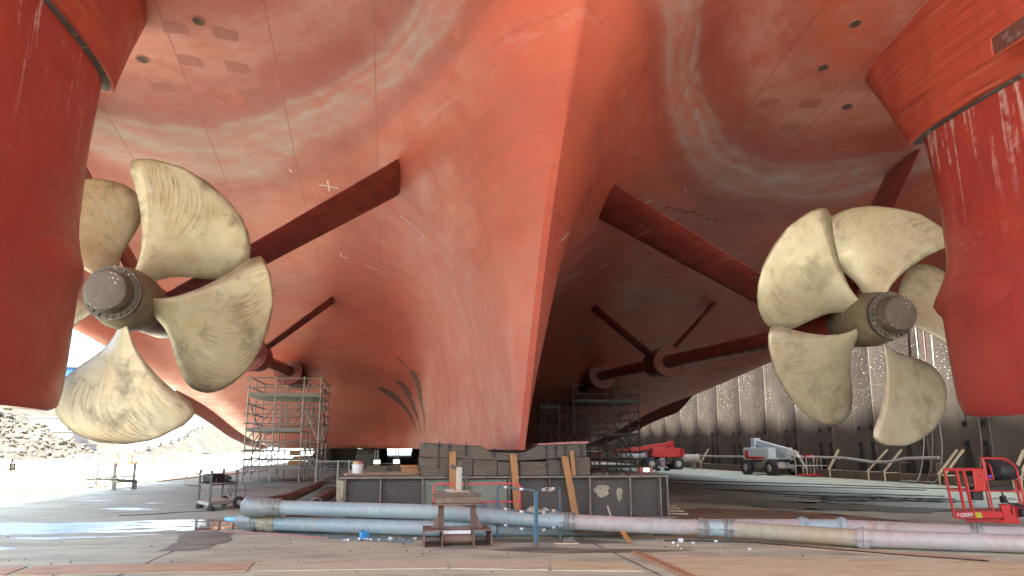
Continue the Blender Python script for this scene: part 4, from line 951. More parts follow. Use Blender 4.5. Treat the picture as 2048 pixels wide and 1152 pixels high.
for i in range(200):
    y = rg.uniform(10.6, 17); blob(mb, (rg.uniform(-8, 11)*y/14, y, .004), rg.choice((.006, .009, .012, .018)), i+900, (1.3, 1, .6), 1, .35)
struct(tag(mb.build('grit', TIMC, None, sharp=20), 'dark grit and small stones strewn over the near dock floor', 'grit'), 'stuff')
def rope(name, pts, r, m, label, cat, group=None, n=10):
    P_ = [Vector(p) for p in pts]; out = []
    for i in range(len(P_)-1):
        a = P_[max(i-1, 0)]; b = P_[i]; c = P_[i+1]; d = P_[min(i+2, len(P_)-1)]
        for k in range(n):
            u = k/n; out.append(.5*((2*b)+(c-a)*u+(2*a-5*b+4*c-d)*u*u+(3*b-a-3*c+d)*u**3))
    out.append(P_[-1]); mb = MB(); mb.tube(out, r, 6); return tag(mb.build(name, m, None), label, cat, group)
rope('rope', [(-3.45, 17.0, .02), (-3.3, 16.7, .02), (-2.6, 16.4, .02), (-1.9, 15.9, .02), (-1.2, 15.3, .02)], .014, PINK, 'thin pink and white rope lying in front of the lower pipe elbow', 'rope')
rope('cable', [(5.0, 14.0, .02), (6.3, 13.6, .02), (7.0, 12.95, .02), (7.6, 12.2, .02), (8.2, 11.5, .02), (9.0, 10.8, .02)], .013, BLACK, 'black cable running along the near side of the buff pipe', 'cable')

# ================================================================== trolley and rack on the left
TST = wm('dark_grey_steel', (.09, .088, .085), (.13, .125, .115), (.2, .16, .12), sc=4, rough=.6)
LGS = wm('light_grey_steel', (.33, .32, .29), (.4, .38, .34), (.22, .18, .13), sc=5, rough=.6)
t = thing('hand_trolley', 'grey steel hand trolley with looped posts, loaded with a black welding set', 'trolley', (-5.0, 23.3, 0))
Pp = {1: Vector((-5.52, 23.41, 0)), 2: Vector((-4.99, 22.45, 0)), 3: Vector((-5.07, 24.33, 0)), 4: Vector((-4.50, 23.40, 0))}
for k_, p in Pp.items():
    mb = MB(); mb.beam(p+Vector((0, 0, .18)), p+Vector((0, 0, 1.0)), .055, .055); mb.box(p+Vector((0, 0, 1.04)), (.07, .07, .10)); po = mb.build('post', TST, t, False, .004)
    mb = MB(); mb.tube([p+Vector((-.045, 0, 1.08)), p+Vector((-.045, 0, 1.2)), p+Vector((-.03, 0, 1.25)), p+Vector((0, 0, 1.265)), p+Vector((.03, 0, 1.25)), p+Vector((.045, 0, 1.2)), p+Vector((.045, 0, 1.08))], .011, 8); mb.build('lifting_loop', PGR, po)
def quad_slab(mb, z, th, ext=0):
    q = [Pp[1], Pp[2], Pp[4], Pp[3]]; c = sum(q, Vector((0, 0, 0)))/4; q = [c+(p-c)*(1+ext) for p in q]; mb.prism([(p.x, p.y) for p in q], z-th, z)
mb = MB(); quad_slab(mb, .24, .03, .05); mb.build('deck', LUM, t, False)
mb = MB()
for a_, b_ in ((1, 2), (2, 4), (4, 3), (3, 1)): mb.beam(Pp[a_]+Vector((0, 0, .18)), Pp[b_]+Vector((0, 0, .18)), .05, .07)
mb.build('chassis', LGS, t, False)
mb = MB()
for a_, b_ in ((1, 2), (2, 4), (4, 3), (3, 1)): mb.beam(Pp[a_]+Vector((0, 0, .70)), Pp[b_]+Vector((0, 0, .70)), .04, .04)
mb.build('upper_rail', TST, t, False)
u1 = (Pp[1]-Pp[3]).normalized(); H1 = Pp[1]+Vector((0, 0, 0)); H2 = Pp[2]
u1 = (Pp[2]-Pp[4]).normalized()
mb = MB(); mb.tube([H1+Vector((0, 0, .98)), H1+u1*.28+Vector((-.12, 0, .98)), H1+u1*.36+Vector((-.15, 0, .90)), H1+u1*.36+Vector((-.15, 0, .68)), H1+Vector((0, 0, .62))], .018, 8)
mb.tube([H1+u1*.28+Vector((-.12, 0, .98)), H2+u1*.2+Vector((-.1, 0, .98)), H2+Vector((0, 0, .9))], .018, 8); mb.build('handle', LGS, t)
for p, r in ((Pp[4]+Vector((.10, -.02, 0)), .17), (Pp[3]+Vector((.05, .1, 0)), .15)):
    ax = (Pp[4]-Pp[3]).normalized(); mb = MB(); mb.lathe(p+Vector((0, 0, r))-ax*.04, ax, [(0, .01), (0, r*.7), (.01, r*.95), (.03, r), (.06, r), (.08, r*.95), (.09, r*.7), (.09, .01)], 24); wl = mb.build('wheel', BLACK, t)
    mb = MB(); mb.lathe(p+Vector((0, 0, r))-ax*.05, ax, [(0, .01), (0, r*.4), (.11, r*.4), (.11, .01)], 16); mb.build('rim', LGS, wl)
for p in (Pp[1], Pp[2]):
    mb = MB(); mb.lathe(p+Vector((.02, -.08, .07)), (0, 1, 0), [(0, .01), (0, .06), (.01, .07), (.04, .07), (.05, .06), (.05, .01)], 16); mb.lathe(p+Vector((.1, .0, .07)), (0, 1, 0), [(0, .01), (0, .06), (.05, .06), (.05, .01)], 16); mb.box(p+Vector((.03, -.03, .15)), (.08, .1, .05)); mb.build('castor', BLACK, t)
cc = sum(Pp.values(), Vector((0, 0, 0)))/4; dl = (Pp[4]-Pp[2]).normalized(); an = math.atan2(dl.y, dl.x)
t = thing('welding_set', 'black welding set with coiled leads riding on the grey trolley', 'welding set', tuple(cc+Vector((0, 0, .72))))
mb = MB(); mb.box(cc+Vector((0, 0, .74)), (.95, .5, .03), rz=an); mb.box(cc-dl*.2+Vector((0, 0, .87)), (.5, .34, .22), rz=an); mb.build('case', BLACK, t, False, .02)
mb = MB(); mb.box(cc+Vector((-.05, -.33, .80)), (.16, .01, .10), rz=0); mb.build('label_plate', wm('lilac_sticker', (.45, .45, .62), (.5, .5, .65), sc=5, bump=0), t, False)
mb = MB()
for q in range(5): mb.tube([cc+dl*(.25+.02*q)+Vector((math.cos(a_)*(.2-.01*q), math.sin(a_)*.18, .80+.02*q+.03*math.sin(a_*2+q))) for a_ in np.linspace(0, 6.28, 20)], .014, 6)
mb.tube([Pp[4]+Vector((.0, 0, .75)), Pp[4]+Vector((.22, 0, .72)), Pp[4]+Vector((.28, 0, .5)), Pp[4]+Vector((.22, 0, .2)), Pp[4]+Vector((.1, 0, .15))], .01, 6)
for q in range(3): mb.tube([Pp[4]+Vector((-.05-.08*q, .1, .72)), Pp[4]+Vector((-.12-.06*q, .1, .45)), Pp[4]+Vector((-.2+.05*q, .1, .3))], .009, 6)
mb.build('leads', BLACK, t)
rope('cable', [(-4.4, 22.9, .02), (-4.9, 22.3, .02), (-5.6, 22.0, .02), (-6.2, 21.4, .02), (-6.9, 21.2, .02)], .009, BLACK, 'thin dark cable trailing left from the trolley wheels', 'cable')
mb = MB(); mb.box((-4.35, 22.55, .02), (.5, .16, .02), rz=.3); tag(mb.build('cardboard_scrap', PPK, None, False), 'flat pinkish scrap on the floor under the trolley wheel', 'litter')
t = thing('stillage_rack', 'low grey steel stillage with upright stakes near the sunlit floor', 'rack', (-12.2, 34.6, 0))
mb = MB()
for (a_, b_) in (((-13.5, 36.2, .32), (-11.3, 34.0, .32)), ((-12.9, 36.9, .32), (-10.7, 34.7, .32)), ((-13.5, 36.2, .32), (-12.9, 36.9, .32)), ((-11.3, 34.0, .32), (-10.7, 34.7, .32)), ((-13.5, 36.2, .5), (-11.3, 34.0, .5)), ((-12.9, 36.9, .5), (-10.7, 34.7, .5))): mb.beam(a_, b_, .07, .06)
for q in range(7): f = q/6; mb.beam(Vector((-13.5, 36.2, .38)).lerp(Vector((-11.3, 34.0, .38)), f), Vector((-12.9, 36.9, .38)).lerp(Vector((-10.7, 34.7, .38)), f), .05, .04)
mb.build('deck_frame', TST, t, False)
for (x, y) in ((-13.2, 35.9), (-11.35, 34.05), (-10.75, 34.7), (-12.3, 35.0)):
    mb = MB(); mb.beam((x, y, 0), (x, y, .3), .08, .08); mb.build('leg', TST, t, False)
for (x, y) in ((-12.55, 35.3), (-11.45, 34.15), (-10.9, 34.85)):
    mb = MB(); mb.beam((x, y, .0), (x, y, 1.08), .09, .09); mb.build('stake', TST, t, False)

# ================================================================== scaffolds
ALU = wm('dull_scaffold_tube', (.22, .215, .205), (.28, .275, .26), (.15, .13, .11), sc=5, rough=.5, metal=.4, bump=0)
DKT = wm('scaffold_deck', (.17, .165, .15), (.21, .205, .19), (.10, .098, .09), sc=3, rough=.8)
ALD = wm('shaded_scaffold_tube', (.09, .085, .08), (.14, .13, .12), sc=5, rough=.6, bump=0)  # darker copy of the tube colour, shade painted in for the right towers
DKD = wm('shaded_scaffold_deck', (.10, .10, .085), (.14, .14, .12), sc=3, rough=.8)  # deck copy with the same shade put into its colour
def scaffold(label, xs_, ys_, zs, decks, mx, top, skip=(), ALU=ALU, DKT=DKT):
    t = thing('scaffold_tower', label, 'scaffold', (xs_[0], ys_[0], 0), 'scaffold towers at the stern tubes')
    r = .038
    def tb(name, a_, b_, m=None, rr=r):
        m = m or ALU
        mb = MB(); mb.tube([a_, b_], rr, 6); mb.build(name, m, t)
    for x in xs_:
        for y in ys_: tb('standard', (x, y, 0), (x, y, top))
    for z in zs:
        for y in (ys_[0], ys_[-1]): tb('ledger', (xs_[0]-.15, y, z), (xs_[-1]+.15, y, z))
        for x in (xs_[0], xs_[-1]): tb('ledger', (x, ys_[0]-.1, z+.04), (x, ys_[-1]+.1, z+.04))
    for (z, x0, x1) in decks:
        mb = MB(); 
        for k_ in range(int((ys_[-1]-ys_[0])/.5)): mb.box(((x0+x1)/2, ys_[0]+.28+k_*.5, z+.06), (x1-x0, .46, .05))
        mb.box(((x0+x1)/2, ys_[0]-.02, z+.13), (x1-x0, .03, .2)); mb.build('deck', DKT, t, False)
    hs = [.3, zs[3] if len(zs) > 3 else 2, top-2.6, top-1]
    for i, (xa, xb, za, zb) in enumerate(((xs_[0], xs_[1], .3, 2.0), (xs_[0], xs_[1], 2.0, 3.9), (xs_[-2], xs_[-1], 3.9, 2.0), (xs_[-2], xs_[-1], 2.0, .3), (xs_[1], xs_[2], 2.6, 4.4))):
        for y in ys_: tb('brace', (xa, y+.05, za), (xb, y+.05, zb), rr=r*.9)
    for x in (xs_[0], xs_[-1]): tb('brace', (x, ys_[0], .3), (x, ys_[-1], 2.4)); tb('brace', (x, ys_[-1], 2.4), (x, ys_[0], 4.2))
    mb = MB(); xa = xs_[1]+.1; 
    for s_ in (-.2, .2): mb.tube([(xa+s_, ys_[0]+.3, 0.05), (xa-.5+s_, ys_[0]+.9, 2.6)], .025, 6)
    for q in range(9): f = q/9; mb.tube([(xa-.2-.5*f, ys_[0]+.3+.6*f, .2+2.5*f), (xa+.2-.5*f, ys_[0]+.3+.6*f, .2+2.5*f)], .018, 5)
    mb.build('ladder', ALU, t)
    return t
s1 = scaffold('pale tube scaffold tower under the left stern tube in daylight', [-7.62, -6.25, -4.82, -3.95], [41.0, 43.2, 45.6], [.68, 1.1, 1.55, 2.0, 2.94, 3.42, 3.9, 4.79, 5.3], [(.6, -7.62, -4.82), (2.5, -7.62, -4.82), (4.3, -7.62, -3.95)], 1, 5.4)
s2 = scaffold('tube scaffold tower in the shade right of the skeg', [11.13, 12.19, 13.84, 15.41], [47.0, 49.0, 51.0], [.5, .96, 1.42, 1.82, 2.9, 3.44, 3.97, 5.08, 5.66], [(2.4, 12.19, 15.41), (4.5, 11.13, 15.41), (.45, 12.19, 15.41)], 1, 5.78, (), ALD, DKD)
s3 = scaffold('darkest scaffold tower standing farther left behind the shaded one', [9.6, 10.2, 10.85], [50.0, 52.0], [1.0, 2.0, 3.2, 4.3, 5.4], [(4.3, 9.6, 10.85)], 1, 5.7, (), ALD, DKD)
# low frames and mesh fence seen under the hull
t = thing('mesh_barrier', 'grey wire mesh barrier panel left of the white bucket', 'barrier', (-3, 34, 0))
mb = MB()
for x in (-3.25, -2.35, -1.9): mb.beam((x, 33.5, 0), (x, 33.5, 1.2), .07, .07)
for z in (.15, 1.15): mb.beam((-3.25, 33.5, z), (-1.6, 33.5, z), .05, .05)
mb.build('frame', PGR, t, False)
mb = MB()
for q in range(16): mb.tube([(-3.2+q*.1, 33.5, .15), (-3.2+q*.1, 33.5, 1.15)], .008, 4)
for q in range(8): mb.tube([(-3.25, 33.5, .25+q*.12), (-1.6, 33.5, .25+q*.12)], .008, 4)
mb.build('mesh', PGR, t)
t = thing('access_frame', 'pale tube access frame standing in the dark behind the bucket', 'frame', (-1, 42, 0))
mb = MB()
for x in (-1.0, -.85, .05, .2): mb.tube([(x, 41, 0), (x, 41, 1.6)], .03, 6)
for z in (.75, .9): mb.tube([(-1.05, 41, z), (.25, 41, z)], .03, 6)
mb.build('frame', ALU, t)
# ================================================================== right wall: pipe, props, hoses
GALV = wm('pale_wall_pipe', (.46, .44, .41), (.40, .38, .35), (.3, .26, .22), sc=2, rough=.5)
BUFF = wm('buff_new_timber', (.50, .42, .27), (.56, .48, .33), (.36, .28, .17), sc=4, rough=.8)
t = thing('wall_pipe', 'thin pale pipe sagging along the foot of the right dock wall', 'pipe', (25.3, 45, 0))
rp = [(25.3, 118, 1.25), (25.3, 90, 1.2), (25.3, 77, 1.19), (25.3, 65, 1.10), (25.3, 58, 1.05), (25.3, 52, 1.1), (25.3, 47, 1.2), (25.3, 40.3, 1.14), (25.3, 37.9, .97), (25.3, 36.4, 1.0), (25.3, 35.1, 1.19), (25.3, 32.7, 1.26)]
mb = MB(); out = []
for i in range(len(rp)-1):
    for u in range(6): out.append(Vector(rp[i]).lerp(Vector(rp[i+1]), u/6))
out.append(Vector(rp[-1])); mb.tube(out, .075, 10); mb.build('tube', GALV, t)
for y in (32.9, 35.6, 44, 50, 56, 62.5, 70, 78, 88):
    mb = MB(); mb.beam((25.3, y, 0), (25.3, y, 1.03), .05, .05); mb.beam((25.3, y, .98), (25.95, y, .98), .05, .05); mb.build('support', TRM, t, False)
for i, (ya, yb) in enumerate(((38.2, 37.65), (36.8, 36.5), (32.75, 32.5), (32.35, 32.1), (28.4, 28.6), (28.0, 28.2), (41.9, 42.2), (46.6, 47.0), (52.4, 52.8), (52.9, 53.3), (61, 61.4))):
    mb = MB(); mb.beam((25.25, ya, .03), (25.25, ya, .5), .07, .07); mb.beam((25.2, ya, .47), (26.15, yb, 1.62), .14, .09); mb.beam((25.25, ya, .45), (26.0, ya, .45), .08, .05)
    tag(mb.build('raking_prop', BUFF, None, False, .004), 'pale buff timber prop raked against the foot of the right dock wall', 'prop', 'timber props against the dock wall')
LGS = wm('light_grey_steel', (.33, .32, .29), (.4, .38, .34))
HOS = wm('pinkish_hose', (.25, .14, .12), (.2, .11, .1), sc=4, rough=.6, bump=0)
for i, (dx, dy, m, lb) in enumerate(((0, 0, HOS, 'pinkish hose hanging down the wall behind the right propeller'), (.12, -.5, LGS, 'thin pale hose hanging beside the pinkish one on the wall'), (-.1, .5, LGS, 'thin pale hose hanging nearest the right propeller blade'), (.1, -3.0, HOS, 'thin pinkish hose hanging below the right rudder'))):
    y = 33.4+dy
    rope('hanging_hose', [(25.95, y+.1, 12.8), (25.8+dx*.3, y, 8), (25.7, y, 4), (25.6+dx, y+.05, 1.6), (25.3+dx, y+.25, .25), (25.1+dx, y+.6, .12), (25.2+dx, y+1.4, .1)], .028, m, lb, 'hose')
# large pipe on stools by the far red lift
t = thing('steel_pipe', 'large pale open ended pipe lying on stools near the red lift', 'pipe', (22, 60, 0))
mb = MB(); mb.tube([(15.5, 64.5, .95), (20, 61.8, .93), (24.4, 59.2, .9)], [.30, .30, .30], 20, cap=False); mb.tube([(24.4, 59.2, .9), (24.2, 59.32, .9)], [.33, .33], 20, cap=False); mb.build('barrel', GALV, t)
mb = MB(); mb.lathe((24.3, 59.25, .9), (-.86, .5, 0), [(0, .27), (.3, .27), (.3, .001)], 20); mb.build('bore', HOLEM, t)
for f in (.15, .5, .82, .95):
    p = Vector((15.5, 64.5, 0)).lerp(Vector((24.4, 59.2, 0)), f); mb = MB(); mb.beam(p+Vector((0, -.25, 0)), p+Vector((0, -.25, .65)), .08, .08); mb.beam(p+Vector((0, .25, 0)), p+Vector((0, .25, .65)), .08, .08); mb.beam(p+Vector((0, -.35, .63)), p+Vector((0, .35, .63)), .1, .06); mb.build('stool', LGS, t, False)

# ================================================================== boom lifts
REDP = wm('bright_red_machine_paint', (.45, .025, .022), (.48, .03, .026), sc=2, rough=.35, bump=0)
GRP = wm('pale_blue_grey_machine_paint', (.45, .53, .55), (.50, .58, .60), (.6, .6, .58), sc=1.5, rough=.4, bump=0)
CRM = wm('cream_boom_paint', (.62, .60, .54), (.56, .54, .48), sc=2, rough=.45, bump=0)
def wheel(mbt, c, ax, r, w_):
    ax = Vector(ax).normalized(); c = Vector(c)-ax*w_/2
    mbt.lathe(c, ax, [(0, r*.55), (0, r*.9), (w_*.12, r*.98), (w_*.88, r*.98), (w_, r*.9), (w_, r*.55)], 28)
    p = ax.orthogonal().normalized(); q = ax.cross(p)
    for i in range(22):
        a = i*2*math.pi/22; d = p*math.cos(a)+q*math.sin(a); tn = ax.cross(d)
        for s_ in (0, 1):
            mbt.beam(c+ax*(w_*(.06+.46*s_))+d*r*.985+tn*(.02*s_), c+ax*(w_*(.48+.46*s_))+d*r*.985+tn*(.06+.02*s_), .055, .06, up=d)
def lift(label, loc, rz, body, deckc, boomc, boom, basket_c, hoods):
    """boom lift in local axes: x along the chassis; boom = two points; basket_c = centre of platform"""
    t = thing('boom_lift', label, 'boom lift', loc, 'boom lifts in the dock'); t.rotation_euler = (0, 0, rz)
    def bl(mb, name, m, par=t, **k):
        o = MB.build(mb, name, m, None, **k); o.parent = par; return o
    mb = MB(); mb.box((0, 0, .62), (2.5, .9, .38)); mb.box((1.15, 0, .55), (.35, 1.5, .22)); mb.box((-1.15, 0, .55), (.35, 1.5, .22)); mb.lathe((0, 0, .8), (0, 0, 1), [(0, .5), (.16, .5), (.16, .01)], 24); bl(mb, 'chassis', deckc, bevel=.02, smooth=False)
    for x in (-1.1, 1.1):
        for y in (-.95, .95):
            mb = MB(); wheel(mb, (x, y, .46), (0, 1, 0), .46, .36); wh = bl(mb, 'wheel', BLACK)
            mb = MB(); mb.lathe((x, y-.16, .46), (0, 1, 0), [(0, .01), (0, .2), (.04, .26), (.28, .26), (.32, .2), (.32, .01)], 20); bl(mb, 'rim', LGS, wh)
    mb = MB(); pr_ = [(-1.5, -.62), (-1.3, -1.0), (1.0, -1.0), (1.0, -.35), (-1.5, -.30)]
    for sy in (1, -1): mb.prism([(x, y*sy) for x, y in pr_][::sy], 1.0, 1.72)
    mb.prism([(-1.75, -.6), (-1.45, -.92), (-1.45, .92), (-1.75, .6)], 1.0, 1.62); mb.box((-.3, 0, 1.03), (2.4, 1.9, .12)); bl(mb, 'turntable_hood', body, bevel=.04, smooth=False)
    mb = MB(); mb.box((-.2, -1.03, 1.08), (1.6, .04, .14)); mb.box((-1.0, -1.02, 1.3), (.25, .05, .5)); mb.box((-.2, 1.03, 1.08), (1.6, .04, .14)); bl(mb, 'bumper', hoods, smooth=False)
    a, b = Vector(boom[0]), Vector(boom[1])
    mb = MB(); mb.beam(a, b, .32, .38); bm_ = bl(mb, 'boom', boomc, bevel=.02, smooth=False)
    mb = MB(); mb.beam(a+Vector((.05, 0, 0)), a+Vector((.05, 0, -.9)), .5, .35, up=(1, 0, 0)); mb.box((a.x+.1, 0, a.z), (.4, .5, .5)); bl(mb, 'boom_pivot', boomc, bevel=.03, smooth=False)
    mb = MB(); m_ = a.lerp(b, .35); mb.tube([(a.x+.9, 0, 1.05), m_+Vector((0, 0, -.15))], .07, 10); bl(mb, 'lift_cylinder', BLACK)
    e = Vector(basket_c); mb = MB(); d = (b-a).normalized(); mb.beam(b-d*.1, b+d*.55, .22, .26); mb.tube([b+d*.5, b+d*.7+Vector((0, 0, -.2)), e+Vector((-.5, 0, .45))], .07, 8); bl(mb, 'jib', CRM, bevel=.01, smooth=False)
    wx, wy, h = .9, 1.75, 1.1
    mb = MB(); mb.box((e.x, e.y, e.z+.06), (wx, wy, .10)); bs = bl(mb, 'basket', REDP, smooth=False)
    mb = MB()
    for z in (.6, 1.12): mb.tube([(e.x-wx/2, e.y-wy/2, e.z+z), (e.x+wx/2, e.y-wy/2, e.z+z), (e.x+wx/2, e.y+wy/2, e.z+z), (e.x-wx/2, e.y+wy/2, e.z+z), (e.x-wx/2, e.y-wy/2, e.z+z)], .022, 6)
    for f in (-.5, -.17, .17, .5):
        for s_ in (-.5, .5): mb.tube([(e.x+wx*s_, e.y+wy*f, e.z+.1), (e.x+wx*s_, e.y+wy*f, e.z+1.12)], .02, 6)
    bl(mb, 'guard_rail', CRM if boomc is not REDP else REDP, bs)
    mb = MB(); mb.box((e.x-wx*.3, e.y, e.z+1.15), (.25, .6, .18)); bl(mb, 'control_box', REDP, bs, smooth=False)
    return t
lift('pale blue grey boom lift with knobbly tyres and red basket beside the wall', (24.15, 46.9, 0), R(-75), GRP, LGS, GRP, ((-1.35, 0, 2.1), (1.9, 0, 1.45)), (3.3, .25, .05), REDP)
lift('bright red boom lift parked far off with its boom pointing left', (21.6, 60.3, 0), R(176), REDP, TST, REDP, ((-.9, 0, 2.0), (4.2, 0, 1.35)), (5.6, 0, .05), REDP)
# small machine on castors by the red lift
t = thing('pump_unit', 'small purple grey pump on four castors in front of the red lift', 'pump', (19.95, 55.6, 0))
mb = MB(); mb.box((19.95, 55.6, .3), (.7, .5, .08)); mb.box((19.95, 55.6, .55), (.35, .3, .45)); mb.tube([(19.7, 55.6, .8), (20.15, 55.6, .88)], .12, 10); mb.build('body', wm('mauve_pump', (.2, .15, .18), (.28, .2, .22), sc=4), t, False)
for dx in (-.35, .35):
    for dy in (-.25, .25): MB().lathe((19.95+dx, 55.6+dy-.04, .13), (0, 1, 0), [(0, .01), (0, .12), (.08, .12), (.08, .01)], 14).build('castor', BLACK, t)

# near basket of a hired lift at the right edge
t = thing('lift_basket', 'bright red work basket on a boom at the right edge with white lettering', 'lift basket', (12.2, 15, .15))
bx = lambda X: 11.41+(X-288)*.00201
bz = lambda Y: 1.24-(Y-351)*.001736
def bp(X, Y, y=14.6): return (bx(X)+(y-14.6)*.75, y, bz(Y))
def bslab(mb, X0, X1, Y0, Y1, y0, y1):
    q = [bp(X0, Y0, y0), bp(X1, Y0, y0), bp(X1, Y1, y0), bp(X0, Y1, y0)] + [bp(X0, Y0, y1), bp(X1, Y0, y1), bp(X1, Y1, y1), bp(X0, Y1, y1)]
    mb.add(q, [(0, 1, 2, 3), (7, 6, 5, 4), (0, 4, 5, 1), (1, 5, 6, 2), (2, 6, 7, 3), (3, 7, 4, 0)])
REDD = wm('dark_red_panel_paint', (.33, .03, .03), (.38, .04, .035), sc=3, rough=.4, bump=0)
mb = MB(); 
for y in (14.6, 15.35):
    for a, b in (((285, 347), (330, 830)), ((425, 350), (465, 820)), ((508, 350), (555, 822)), ((750, 350), (785, 830)), ((1125, 330), (1165, 760))): mb.tube([bp(*a, y), bp(*b, y)], .019, 10)
    mb.tube([bp(283, 347, y), bp(745, 347, y)], .022, 10); mb.tube([bp(283, 585, y), bp(1160, 605, y)], .014, 8)
for p in ((285, 347), (300, 585), (745, 347)): mb.tube([bp(*p, 14.6), bp(*p, 15.35)], .02, 10)
mb.build('guard_rail', REDP, t)
mb = MB(); mb.tube([bp(750, 470), bp(740, 215), bp(770, 210), bp(1010, 212), bp(1110, 300), bp(1130, 360), bp(1175, 760)], .022, 10)
mb.tube([bp(765, 460), bp(755, 240), bp(820, 300), bp(840, 455), bp(765, 460)], .018, 8); mb.build('hoop', REDP, t)
mb = MB(); mb.tube([bp(740, 215, 15.35), bp(1010, 212, 15.35), bp(1120, 320, 15.35), bp(1175, 760, 15.35)], .022, 10); mb.build('hoop', REDP, t)
mb = MB(); bslab(mb, 320, 905, 830, 915, 14.58, 15.38); mb.build('floor_tray', REDP, t, False, .012)
mb = MB(); mb.box(((bx(322)+bx(560))/2, 14.577, (bz(834)+bz(910))/2), (bx(560)-bx(322), .006, bz(834)-bz(910))); mb.build('name_panel', REDD, t, False)
mb = MB(); bslab(mb, 470, 870, 917, 962, 14.62, 15.3); mb.build('under_frame', REDD, t, False, .01)
mb = MB(); mb.mi = 0
W_ = bx(640)-bx(570); x0, z0 = bx(570), bz(905); h_ = bz(840)-z0
mb.box((x0+W_/2, 14.575, z0+h_/2), (W_, .006, h_)); mb.build('hazard_sticker', wm('yellow_sticker', (.75, .68, .05), (.75, .68, .05), sc=5, rough=.4, bump=0), t, False)
mb = MB()
for q in range(3):
    xs0 = x0+W_*(q/3)-.02*0; mb.add([(xs0, 14.570, z0), (xs0+W_*.14, 14.570, z0), (xs0+W_*.33, 14.570, z0+h_), (xs0+W_*.19, 14.570, z0+h_)], [(0, 1, 2, 3)])
mb.build('hazard_stripes', BLACK, t, False)
mb = MB(); mb.box(((bx(605)+bx(740))/2, 14.60, (bz(350)+bz(595))/2), (bx(740)-bx(605), .05, bz(350)-bz(595))); mb.build('control_cover', REDP, t, False, .012)
mb = MB(); mb.lathe(bp(690, 420, 14.572), (0, -1, 0), [(0, .02), (.004, .02), (.004, .001)], 12); mb.build('control_knob', BLACK, t)
mb = MB(); mb.box(((bx(610)+bx(728))/2, 14.72, (bz(545)+bz(705))/2), (bx(728)-bx(610), .12, bz(545)-bz(705))); mb.build('battery_box', BLACK, t, False, .015)
sec = []
for q, sc_ in ((0, .85), (.06, .97), (.15, 1), (.85, 1), (.94, .97), (1, .85)):
    X = 835+245*q; c = Vector(bp(X, 365, 14.95)); sec.append([c+Vector((0, math.cos(a)*.34*sc_, math.sin(a)*.20*sc_)) for a in np.linspace(0, 2*math.pi, 13)[:-1]])
mb = MB(); mb.sweep(sec); mb.build('generator_drum', BLACK, t, sharp=50)
mb = MB(); mb.lathe(bp(795, 425, 14.62), (0, -1, 0), [(0, .001), (0, .035), (.03, .035), (.03, .001)], 14); mb.build('purple_cap', wm('purple_plastic', (.12, .05, .35), (.15, .06, .4), sc=5, bump=0), t)
mb = MB(); bslab(mb, 758, 1062, 545, 600, 14.62, 15.0); mb.build('shelf', BLACK, t, False, .02)
mb = MB(); br_ = [(870, 755), (1005, 755), (985, 830), (1000, 880), (1085, 930), (1080, 980), (770, 965), (880, 935), (905, 900)]
k = len(br_); mb.add([bp(*p, 14.56) for p in br_]+[bp(*p, 14.9) for p in br_], [tuple(range(k)), tuple(range(2*k-1, k-1, -1))]+[(i, (i+1) % k, (i+1) % k+k, i+k) for i in range(k)]); mb.build('mounting_bracket', REDP, t, False, .012)
mb = MB(); mb.beam(bp(990, 845, 14.85), bp(1700, 800, 15.3), .2, .28); mb.build('boom_end', REDP, t, False, .02)
mb = MB(); mb.box(bp(1160, 855, 14.68), (.2, .12, .15)); mb.build('motor', BLACK, t, False, .015); mb = MB(); mb.box(bp(1165, 845, 14.612), (.05, .006, .07)); mb.build('motor_label', WHT, t, False)
mb = MB()
for q in range(3): mb.tube([bp(920, 600, 14.7), bp(925+10*q, 680, 14.62), bp(975+8*q, 740+6*q, 14.6), bp(1080, 745+12*q, 14.62), bp(1190, 790+10*q, 14.66), bp(1300, 800, 14.7)], .012, 6)
mb.box(bp(930, 700, 14.75), (.08, .1, .14)); mb.build('hydraulic_hoses', BLACK, t)
fc = bpy.data.curves.new('lettering', 'FONT'); fc.body = 'LOXAM'; fc.size = .105; fc.extrude = .002; fc.offset = .0012; fc.align_x = 'LEFT'
fo = bpy.data.objects.new('tmp', fc); COL.objects.link(fo); dg = bpy.context.evaluated_depsgraph_get(); me = bpy.data.meshes.new_from_object(fo.evaluated_get(dg)); bpy.data.objects.remove(fo)
me.materials.clear(); me.materials.append(WHT)
lt = bpy.data.objects.new('lettering', me); COL.objects.link(lt); lt.parent = t; lt.rotation_euler = (R(90), 0, 0); lt.location = Vector((bx(390), 14.571, bz(888)))-t.location; lt.scale = ((bx(530)-bx(390))/max(v.co.x for v in me.vertices), 1, 1)
mb = MB(); mb.beam((bx(360), 14.571, bz(850)), (bx(374), 14.571, bz(868)), .004, .014, up=(0, 0, 1)); mb.beam((bx(374), 14.571, bz(866)), (bx(360), 14.571, bz(882)), .004, .014, up=(0, 0, 1)); mb.build('logo_mark', WHT, t, False)

